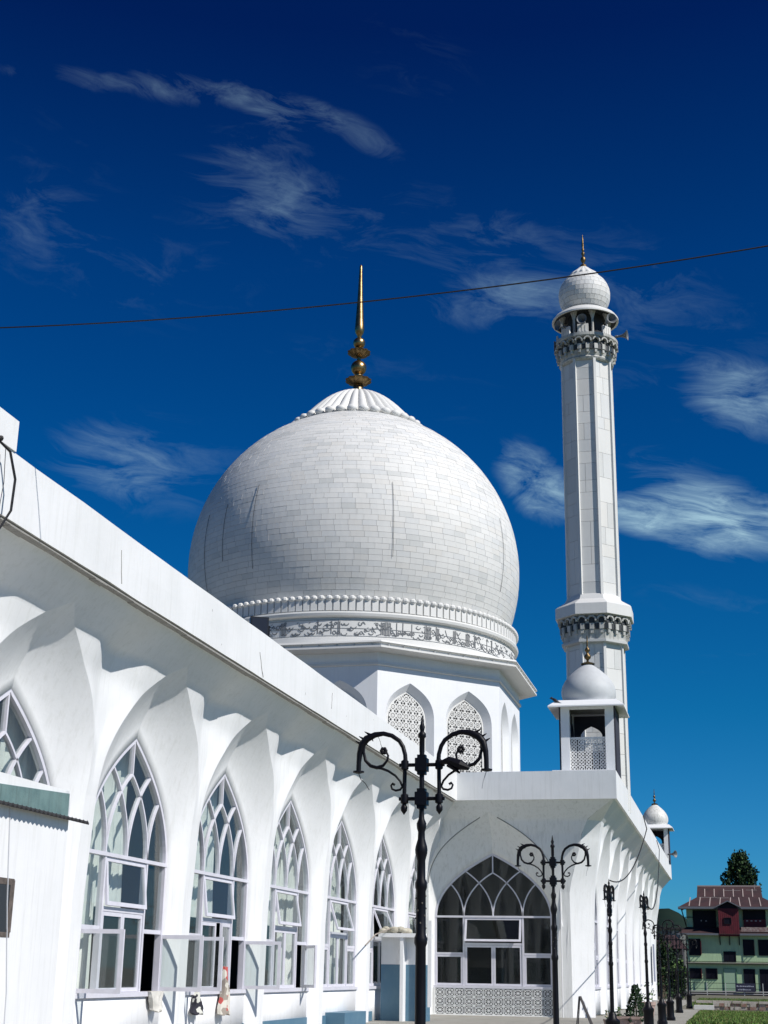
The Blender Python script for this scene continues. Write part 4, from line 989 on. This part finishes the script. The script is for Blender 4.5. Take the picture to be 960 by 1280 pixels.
pl = MB(); pl.box(-5.93, -5.85, 109.3, 110.2, 1.3, 3.9); tag(pl.build('wall_panel', mat('grey_panel', (.38, .40, .50), .5, noise=.3, nscale=2)), 'narrow grey board fixed at the far end of the right wing', 'board')

# ================================================================== PLANTERS
POTM = mat('pinkish_planter', (.40, .29, .25), .8, noise=.8, nscale=5, col2=(.28, .2, .17), bump=.5); SOIL = mat('soil', (.05, .035, .02), 1)
def pot(loc, w, h, label, round_=False):
    t = thing('plant_pot', loc, label, 'plant pot', 'plant pots along the wall')
    g = MB()
    if round_: g.lathe([(w*.3, 0), (w*.34, .05), (w*.45, h*.8), (w*.5, h*.82), (w*.5, h), (w*.42, h), (w*.4, h*.85), (0.01, h*.85)], 16)
    else:
        sq = lambda r, z: [(r, r*.7, z), (-r, r*.7, z), (-r, -r*.7, z), (r, -r*.7, z)]
        g.grid([sq(w*.44, 0), sq(w*.48, h*.8), sq(w*.53, h*.82), sq(w*.53, h), sq(w*.45, h), sq(w*.44, h*.86)], True)
        for s in (-1, 0, 1): g.box(s*w*.3-.015, s*w*.3+.015, -w*.35, -w*.31, .06, h*.75)
    g.build('pot', POTM, t, local=True)
    MB().lathe([(w*.42, h*.86), (.01, h*.88)], 12).build('soil', SOIL, t, local=True)
    return t
LEAFS = [mat('leaf_dark', (.012, .028, .014), .7, spec=.2), mat('leaf_mid', (.025, .055, .018), .7, spec=.2), mat('leaf_light', (.08, .15, .03), .6)]
def leafy(name, loc, label, cat, pts, size, cols, stem, seed, up=.3):
    t = thing(name, loc, label, cat)
    rnd = random.Random(seed); g = MB()
    for (p_, r) in pts:
        for k in range(int(26*r/size*.18)+10):
            d = Vector((rnd.gauss(0, 1), rnd.gauss(0, 1), rnd.gauss(0, 1))).normalized()*r*rnd.random()**.5; c_ = Vector(p_)+d
            a = Vector((rnd.gauss(0, 1), rnd.gauss(0, 1), rnd.gauss(0, 1)+up)).normalized()*size*rnd.uniform(.6, 1.3); b = a.orthogonal().normalized()*size*.35
            g.m = rnd.choices(range(len(cols)), [.5, .35, .15][:len(cols)])[0]; g.face((c_-a*.5, c_+b, c_+a*.6, c_-b))
    g.build('foliage', cols, t, local=True)
    g = MB()
    for a, b, r in stem: g.tube([a, b], [r, r*.6], 6)
    g.build('stem', mat('bark', (.09, .07, .05), .9), t, local=True); return t
pot((-3.50, 48.3, 0), .92, .46, 'long pinkish planter box beside the fourth lamp post')
pts = []
for i in range(9):
    z = .35+i*.115; rr = .34*(1-i/9.5)
    for k in range(6): a = k*pi/3+i; pts.append(((rr*cos(a), rr*sin(a), z-.25*rr), .075))
leafy('conifer', (-3.22, 48.3, .1), 'small dark conifer growing in the long pinkish planter', 'conifer', pts, .10, LEAFS[:2], [((0, 0, .2), (0, 0, 1.32), .03)], 3, .1)
leafy('shrub', (-3.78, 48.2, .35), 'small grey green shrub at the left end of the planter', 'shrub', [((0, 0, .12), .16), ((-.12, 0, .05), .12), ((.12, 0, .08), .12), ((0, 0, .3), .08)], .09, LEAFS[1:], [((0, 0, 0), (0, 0, .3), .015)], 4)
pot((-3.62, 60.8, 0), .72, .70, 'tall round clay pot with a leafy bush, right of the fourth lamp post', True)
leafy('bush', (-3.62, 60.8, .6), 'bright leafy bush growing in the round clay pot', 'bush', [((0, 0, .25), .28), ((.2, 0, .45), .2), ((-.2, 0, .2), .22), ((.05, 0, .75), .16)], .11, LEAFS[1:], [((0, 0, 0), (0, 0, .7), .02)], 5)
pot((-3.3, 69.5, 0), .7, .6, 'clay pot with a green bush behind the fifth lamp post', True)
leafy('bush', (-3.3, 69.5, .5), 'green bush in the clay pot behind the fifth lamp post', 'bush', [((0, 0, .3), .35), ((.3, 0, .5), .25), ((-.2, 0, .7), .25), ((.1, 0, .95), .2)], .12, LEAFS[:2], [((0, 0, 0), (0, 0, .9), .02)], 6)
pot((-4.28, 50.2, 0), .34, .30, 'small stone pot with flower stems left of the planter', True)
leafy('flower', (-4.28, 50.2, .25), 'thin flowering stems in the small stone pot', 'flowers', [((0, 0, .1), .12), ((-.05, 0, .28), .07)], .07, [LEAFS[1], mat('cream_petal', (.6, .5, .35), .7), LEAFS[2]], [((0, 0, 0), (-.06, 0, .38), .008), ((0, 0, 0), (.08, 0, .3), .008)], 7)
# folding step ladder against the corner pier
lad = thing('step_ladder', (-4.95, 49.6, 0), 'old dark step ladder leaning by the corner of the right wing', 'ladder')
g = MB(); g.bar((-5.22, 50.3, 1.0), (-4.72, 49.4, 0), .045, .03); g.bar((-5.22, 50.6, 1.0), (-4.72, 49.9, 0), .045, .03); g.build('rail', RUST, lad)
for k in range(5): t_ = (k+.5)/5; MB().bar((-5.22+.5*t_, 50.3-.9*t_, 1.0-t_), (-5.22+.5*t_, 50.6-.7*t_, 1.0-t_), .05, .03).build('rung', RUST, lad)
g = MB(); g.bar((-5.24, 50.3, 1.0), (-5.34, 50.2, 0), .035, .03); g.bar((-5.24, 50.6, 1.0), (-5.34, 50.7, 0), .035, .03); g.build('prop', RUST, lad)

# ================================================================== GREEN HOUSE
HY = 150
GW = mat('mint_plaster', (.46, .62, .37), .85, noise=.8, nscale=.5, streak=.5, col2=(.36, .50, .31), streak_col=(.10, .20, .15), coords='World')
MAROON = mat('maroon_boards', (.12, .008, .018), .7, noise=.7, nscale=2, col2=(.05, .006, .012)); TINR = mat('rusty_roof_tin', (.050, .022, .024), .75, noise=.9, nscale=.9, col2=(.02, .013, .016), streak=.4, streak_col=(.09, .06, .055))
BATT = mat('pale_batten', (.36, .30, .28), .8); HDK = mat('house_dark', (.008, .008, .014), .7, spec=.2); GTRIM = mat('pale_green_trim', (.32, .46, .32), .8); EAVE = mat('grey_eaves', (.13, .145, .17), .7)
house = thing('green_house', (-.4, HY, 0), 'mint green three storey house with a rusty tin roof and maroon bay window', 'house')
X0, X1 = -4.85, 4.1
g = MB(); g.box(X0, X1, HY, HY+9, .25, 5.7); g.build('wall', GW, house)
g = MB(); g.box(X0+.15, X1-.15, HY+1.1, HY+8.8, 5.7, 8.35); g.build('upper_wall', GW, house)
g = MB(); g.box(X0-.4, X1+.5, HY-.5, HY, .0, .27); g.build('plinth', HDK, house)
g = MB(); g.box(X0-.5, X1+.6, HY-.52, HY-.5, .30, .40); g.build('terrace_edge', mat('pale_edge', (.42, .40, .40), .8), house)
# first floor ledge
g = MB(); g.box(X0-.1, X1+.2, HY-.35, HY, 2.98, 3.06); g.build('ledge', mat('stone_ledge', (.30, .27, .24), .85, noise=.9, nscale=3, coords='World'), house)
g = MB(); g.box(X0-.1, X1+.2, HY-.36, HY-.3, 3.10, 3.16); g.box(X0-.1, X1+.2, HY-.36, HY-.3, 2.88, 2.93); g.build('rail', HDK, house)
def hwin(x0, z1, x1, z0, y=HY, bars=0, name='window', d=.02, m_=None):
    if z0 > z1: z0, z1 = z1, z0
    w = MB(); w.box(x0-.06, x1+.06, y-.07, y+.05, z0-.06, z0); w.box(x0-.06, x1+.06, y-.07, y+.05, z1, z1+.06); w.box(x0-.06, x0, y-.07, y+.05, z0, z1); w.box(x1, x1+.06, y-.07, y+.05, z0, z1)
    n = 2 if x1-x0 > .7 else 1
    for k in range(1, n+1): 
        if n > 1 and k < n: w.box(x0+(x1-x0)*k/n-.02, x0+(x1-x0)*k/n+.02, y-.04, y, z0, z1)
    o = w.build(name, HDK if m_ is None else m_, house)
    MB().box(x0, x1, y-.02, y-.008, z0, z1).build('pane', mat('house_glass', (.008, .008, .016), .5, spec=.15), o)
    return o
for a in ((-4.52, 5.22, -3.47, 3.75), (.74, 5.2, 1.72, 3.8), (2.2, 5.2, 3.3, 3.8), (-1.18, 4.05, -.10, 3.2), (-4.55, 2.43, -3.5, 1.54), (-3.0, 2.43, -1.98, 1.54)): hwin(a[0], a[1], a[2], a[3])
for a in ((.64, 2.42, 1.62, .40), (2.17, 2.42, 3.2, .40)): hwin(a[0], a[1], a[2], a[3], name='door')
MB().box(-1.30, -.14, HY-.05, HY, .4, 2.46).build('door', GTRIM, house)
g = MB(); g.box(-1.34, -1.30, HY-.08, HY, .4, 2.5); g.box(-.14, -.07, HY-.10, HY, .4, 2.5); g.box(-1.34, -.07, HY-.08, HY, 2.46, 2.5); g.build('door_frame', mat('dark_green_trim', (.10, .22, .13), .8), house)  # door frame in a darker green
# open shutters whose shadows fall on the plaster
for x, z in ((-3.48, 1.56), (-1.96, 1.56), (-4.6, 1.56), (-3.4, 3.8), (1.74, 3.85), (-3.06, 1.56)):
    g = MB(); hh = .86 if z < 3 else 1.3; g.box(x, x+.05, HY-.5, HY-.44, z, z+hh); g.box(x, x+.05, HY-.1, HY, z, z+hh)
    for k in range(4): g.box(x, x+.05, HY-.44, HY-.1, z+k*(hh-.05)/3, z+k*(hh-.05)/3+.05)
    g.build('shutter', RUST if x > -3.4 or x < -4 else MAROON, house)
# mid-storey pent roof
g = MB(); g.grid([[(X0-.75, HY-.7, 5.72), (X1+.75, HY-.7, 5.72)], [(X0+.1, HY+1.1, 6.45), (X1-.1, HY+1.1, 6.45)]]); g.grid([[(X0-.75, HY-.7, 5.68), (X1+.75, HY-.7, 5.68)], [(X0, HY+1.1, 5.75), (X1, HY+1.1, 5.75)]]); g.grid([[(X0-.75, HY-.7, 5.72), (X0+.1, HY+1.1, 6.45)], [(X0-.75, HY+9, 5.72), (X0+.1, HY+8, 6.45)]]); g.build('pent_roof', TINR, house)
g = MB(); g.box(X0-.75, -1.62, HY-.74, HY-.7, 5.62, 5.80); g.box(.44, X1+.75, HY-.74, HY-.7, 5.62, 5.80); g.build('fascia', EAVE, house)
g = MB(); g.box(.6, 3.9, HY-.3, HY-.2, 5.98, 6.42); g.build('balcony_panel', mat('patched_boards', (.22, .14, .13), .8, noise=1, nscale=6, col2=(.40, .36, .33)), house)
# upper floor: dark glazed galleries, brackets and the maroon bay
hwin(-4.0, 8.0, -1.85, 6.45, y=HY+1.08); 
MB().box(.9, 3.05, HY+.95, HY+1.05, 6.45, 7.2).build('gallery_boards', MAROON, house); hwin(.92, 8.05, 3.0, 7.22, y=HY+1.07)
for k in range(4): MB().box(1.15+k*.42, 1.33+k*.42, HY+.93, HY+.945, 7.02, 7.12).build('light_slot', mat('pale_slot', (.5, .5, .5), .6), house)
MB().box(-3.3, -3.2, HY+1.0, HY+1.02, 7.0, 7.12).build('light_slot', MATS['pale_slot'], house); MB().box(-2.85, -2.7, HY+1.0, HY+1.02, 6.98, 7.08).build('light_slot', MATS['pale_slot'], house)
g = MB(); g.bar((X0+.1, HY+1.05, 6.5), (X0-.3, HY+.3, 8.2), .08); g.bar((X1-.1, HY+1.05, 6.5), (X1+.3, HY+.3, 8.2), .08); g.box(X0+.0, -4.02, HY+.98, HY+1.1, 7.35, 7.42); g.build('bracket', HDK, house)
g = MB(); g.box(-1.55, .42, HY-.6, HY+1.0, 5.55, 8.2); g.build('bay_window', MAROON, house)
for k in range(10): MB().box(-1.52+k*.2, -1.35+k*.2, HY-.625, HY-.6, 5.6, 8.15).build('board', MAROON, house)
hwin(-.95, 7.25, -.35, 6.75, y=HY-.63)
for x in (-1.5, -.57, .36): g = MB(); g.bar((x, HY, 4.75), (x, HY-.5, 5.55), .08); g.bar((x, HY-.04, 4.7), (x, HY-.04, 5.5), .08); g.build('bracket', HDK, house)
# bay gable
g = MB(); g.prism([(-1.85, 8.22), (-.57, 8.85), (.72, 8.22), (.72, 8.30), (-.57, 8.95), (-1.85, 8.30)], 'y', HY-.95, HY+1.5); g.build('bay_roof', EAVE, house)
g = MB(); g.prism([(-1.5, 8.2), (-.57, 8.82), (.4, 8.2)], 'y', HY-.58, HY+1.0); g.build('gable', HDK, house)
# main roof: hipped lower skirt, steep upper part
e = 8.33
g = MB(); g.grid([[(X0-.55, HY-.3, e), (X1+.6, HY-.3, e)], [(X0+1.25, HY+2.2, 9.4), (X1-1.2, HY+2.2, 9.4)], [(X0+1.3, HY+4.5, 10.62), (X1-1.3, HY+4.5, 10.62)]])
g.grid([[(X0-.55, HY-.3, e), (X0+1.25, HY+2.2, 9.4), (X0+1.3, HY+4.5, 10.62)], [(X0-.55, HY+9.3, e), (X0+1.25, HY+6.8, 9.4), (X0+1.3, HY+4.6, 10.62)]])
g.grid([[(X1+.6, HY-.3, e), (X1-1.2, HY+2.2, 9.4), (X1-1.3, HY+4.5, 10.62)], [(X1+.6, HY+9.3, e), (X1-1.2, HY+6.8, 9.4), (X1-1.3, HY+4.6, 10.62)]])
g.build('roof', TINR, house)
g = MB(); g.box(X0-.6, X1+.65, HY-.36, HY-.3, 8.16, 8.36); g.box(X0-.6, X1+.65, HY-.3, HY+1.1, 8.14, 8.18); g.build('fascia', EAVE, house)
rnd = random.Random(2)
sheet = MB()
def ly(z): return HY-.3+(z-e)/(9.4-e)*2.5 if z < 9.4 else HY+2.2+(z-9.4)/1.22*2.3
g = MB()
for k in range(9):
    x = X0+.5+k*1.0; 
    if X0+.3 < x < X1-.2: 
        o = MB().bar((x, ly(8.42)-.04, 8.42), (x+(.1 if x < 0 else -.1), ly(9.36)-.04, 9.36), .09, .05).build('roof_batten', BATT, house)
for k in range(6):
    x = X0+1.3+.75+k*.95; 
    if x < X1-1.3: MB().bar((x, ly(9.45)-.05, 9.45), (x, ly(10.3)-.05, 10.3), .09, .05).build('roof_batten', BATT, house)
for a, b, z in ((-3.4, -1.6, 9.38), (-1.0, .8, 10.15), (1.3, 2.4, 10.2), (-1.6, -.4, 9.33)): MB().bar((a, ly(z)-.05, z), (b, ly(z)-.05, z), .07, .05).build('roof_batten', BATT, house)
g = MB(); g.bar((X0+1.3, HY+4.5, 10.64), (X1-1.3, HY+4.5, 10.64), .12); g.build('ridge', BATT, house)
g = MB(); g.bar((2.2, HY+3.9, 9.9), (2.2, HY+3.9, 10.75), .07); g.build('vent_pipe', BATT, house)
# railing with signboard
rail = thing('railing', (-.5, HY-3, 0), 'thin dark railing on pale posts in front of the green house', 'railing')
for k in range(6): 
    x = -4.7+k*1.75; MB().box(x-.035, x+.035, HY-3.04, HY-2.97, 0, 1.15).build('post', mat('pale_post', (.5, .52, .5), .7), rail)
for z in (1.12, .62): MB().box(-4.9, 4.5, HY-3.02, HY-2.99, z-.02, z+.02).build('rail', HDK, rail)
MB().box(-4.9, 4.5, HY-3.05, HY-2.98, .12, .2).build('kerb', MATS['pale_edge'], rail)
g = MB(); g.box(-4.9, 4.5, HY-2.97, HY-2.6, 0, .12); 
sgn = thing('signboard', (.65, HY-3.1, 0), 'dark blue signboard with two lines of white writing on the railing', 'signboard')
MB().box(-.28, 1.58, HY-3.14, HY-3.1, .36, 1.14).build('board', mat('navy_board', (.02, .022, .05), .6), sgn)
g = MB(); rnd = random.Random(6)
for z, x0, x1 in ((.86, -.15, 1.45), (.55, -.05, 1.2)):
    x = x0
    while x < x1: w = rnd.uniform(.05, .14); g.box(x, x+w, HY-3.15, HY-3.14, z-.04, z+rnd.uniform(.04, .09)); x += w+rnd.uniform(.03, .06)
g.build('lettering', mat('faded_white', (.40, .42, .5), .7), sgn)
hg = []
rnd = random.Random(13)
def tree_pts(n, w, h, z0, rnd, pointy=1.0):
    out = []
    for i in range(n):
        t_ = rnd.random(); a = rnd.uniform(0, 2*pi); prof = sin(pi*min(1, .18+.78*(1-t_)**pointy))*.5+.5*(1-t_)
        r = w*prof*rnd.uniform(.35, 1); out.append(((r*cos(a), r*sin(a), z0+h*t_+rnd.uniform(-.2, .2)), rnd.uniform(.30, .55)))
    return out
def tree(name, loc, label, w, h, z0, n, seed, size=.33, cols=None, group=None):
    rnd = random.Random(seed); t = thing(name, loc, label, 'tree', group); g = MB()
    for (p_, r) in tree_pts(n, w, h, z0, rnd):
        p_ = Vector(p_); out = Vector((p_.x, p_.y, .9*w)).normalized()
        for k in range(22):
            c_ = p_+Vector((rnd.gauss(0, 1)*.16, rnd.gauss(0, 1)*.16, rnd.gauss(0, 1)*.42*1.0))*r*1.5+out*rnd.uniform(-.1, .5)
            a = (out+Vector((rnd.gauss(0, .5), rnd.gauss(0, .5), rnd.gauss(0, .5)))).normalized()*size*rnd.uniform(.6, 1.2); b = a.cross(Vector((rnd.gauss(0, 1), rnd.gauss(0, 1), rnd.gauss(0, 1)))).normalized()*size*.42
            g.m = rnd.choices((0, 1, 2), (.55, .35, .1))[0]; g.face((c_-a*.4, c_+b, c_+a*.7, c_-b))
    g.build('crown', cols or LEAFS, t, local=True)
    g = MB(); g.tube([(0, 0, 0), (.1, 0, z0*.6), (0, .1, z0+h*.7)], [.35, .28, .08], 8)
    for k in range(12): a = k*2.4; z = z0*.75+h*.05*k; g.tube([(0, 0, z), (w*.5*cos(a), w*.5*sin(a), z+h*.18)], [.12, .03], 5)
    g.build('trunk', MATS['bark'], t, local=True); return t
tree('broadleaf_tree', (1.0, 185, 0), 'dark bushy tree rising above the roof of the green house', 2.9, 6.6, 9.2, 330, 5)
# dark sheds, hedges and trees between the right wing and the green house
shed = thing('dark_shed', (-5.6, 132, 0), 'low dark shed with a tin roof left of the green house', 'shed')
g = MB(); g.box(-7.6, -4.6, 132, 137, 0, 4.1); g.build('wall', mat('tarred_wall', (.03, .028, .035), .9, noise=.7, nscale=2), shed)
g = MB(); g.grid([[(-8, 131.3, 4.0), (-4.2, 131.3, 4.0)], [(-7, 134.5, 5.2), (-5.2, 134.5, 5.2)], [(-8, 138, 4.0), (-4.2, 138, 4.0)]]); g.build('roof', TINR, shed)
g = MB(); g.box(-6.9, -5.9, 131.9, 132, 1.9, 2.6); g.box(-5.3, -4.9, 131.9, 132, 2.2, 3.2); g.build('window', mat('pale_patch', (.4, .42, .42), .7, noise=1, nscale=3), shed)
b2 = thing('pale_building', (-6.3, 165, 0), 'pale weathered building glimpsed behind the dark shed', 'building')
MB().box(-8, -5.3, 165, 170, 0, 6.6).build('wall', mat('pale_render', (.35, .36, .33), .9, noise=.9, nscale=.8, coords='World'), b2)
MB().box(-8.3, -5.0, 164.6, 170.4, 6.6, 6.8).build('roof', RUST, b2)
for k in range(2): MB().box(-7.4+k*1.1, -6.8+k*1.1, 164.95, 165, 4.3, 5.5).build('window', HDK, b2)
for i, (x, y, w, h, z0, lab) in enumerate(((-4.9, 121, .9, 2.6, .5, 'dark leafy tree close behind the far lamp posts'), (-4.9, 124, .8, 2.4, .3, 'lower dark tree just left of the green house'), (-6.2, 126, .9, 3.6, .8, 'taller dark tree beside the end of the right wing'))):
    tree('small_tree', (x, y, 0), lab, w, h, z0, 60, 20+i, .22, None, 'dark trees beyond the right wing')
rnd = random.Random(77)
fen = thing('iron_fence', (-4.2, 112, 0), 'dark iron fence closing the path beyond the lamp posts', 'fence')
pm = MB().box(-.03, .03, -.03, .03, 0, 2.3).mesh('picket', IRON)
for k in range(9): link('picket', pm, fen, Vector((-1.1+k*.22, 3.5, 0)))
MB().box(-5.35, -3.2, 115.48, 115.52, 2.0, 2.06).build('rail', IRON, fen); MB().box(-5.35, -3.2, 115.48, 115.52, .3, .36).build('rail', IRON, fen)
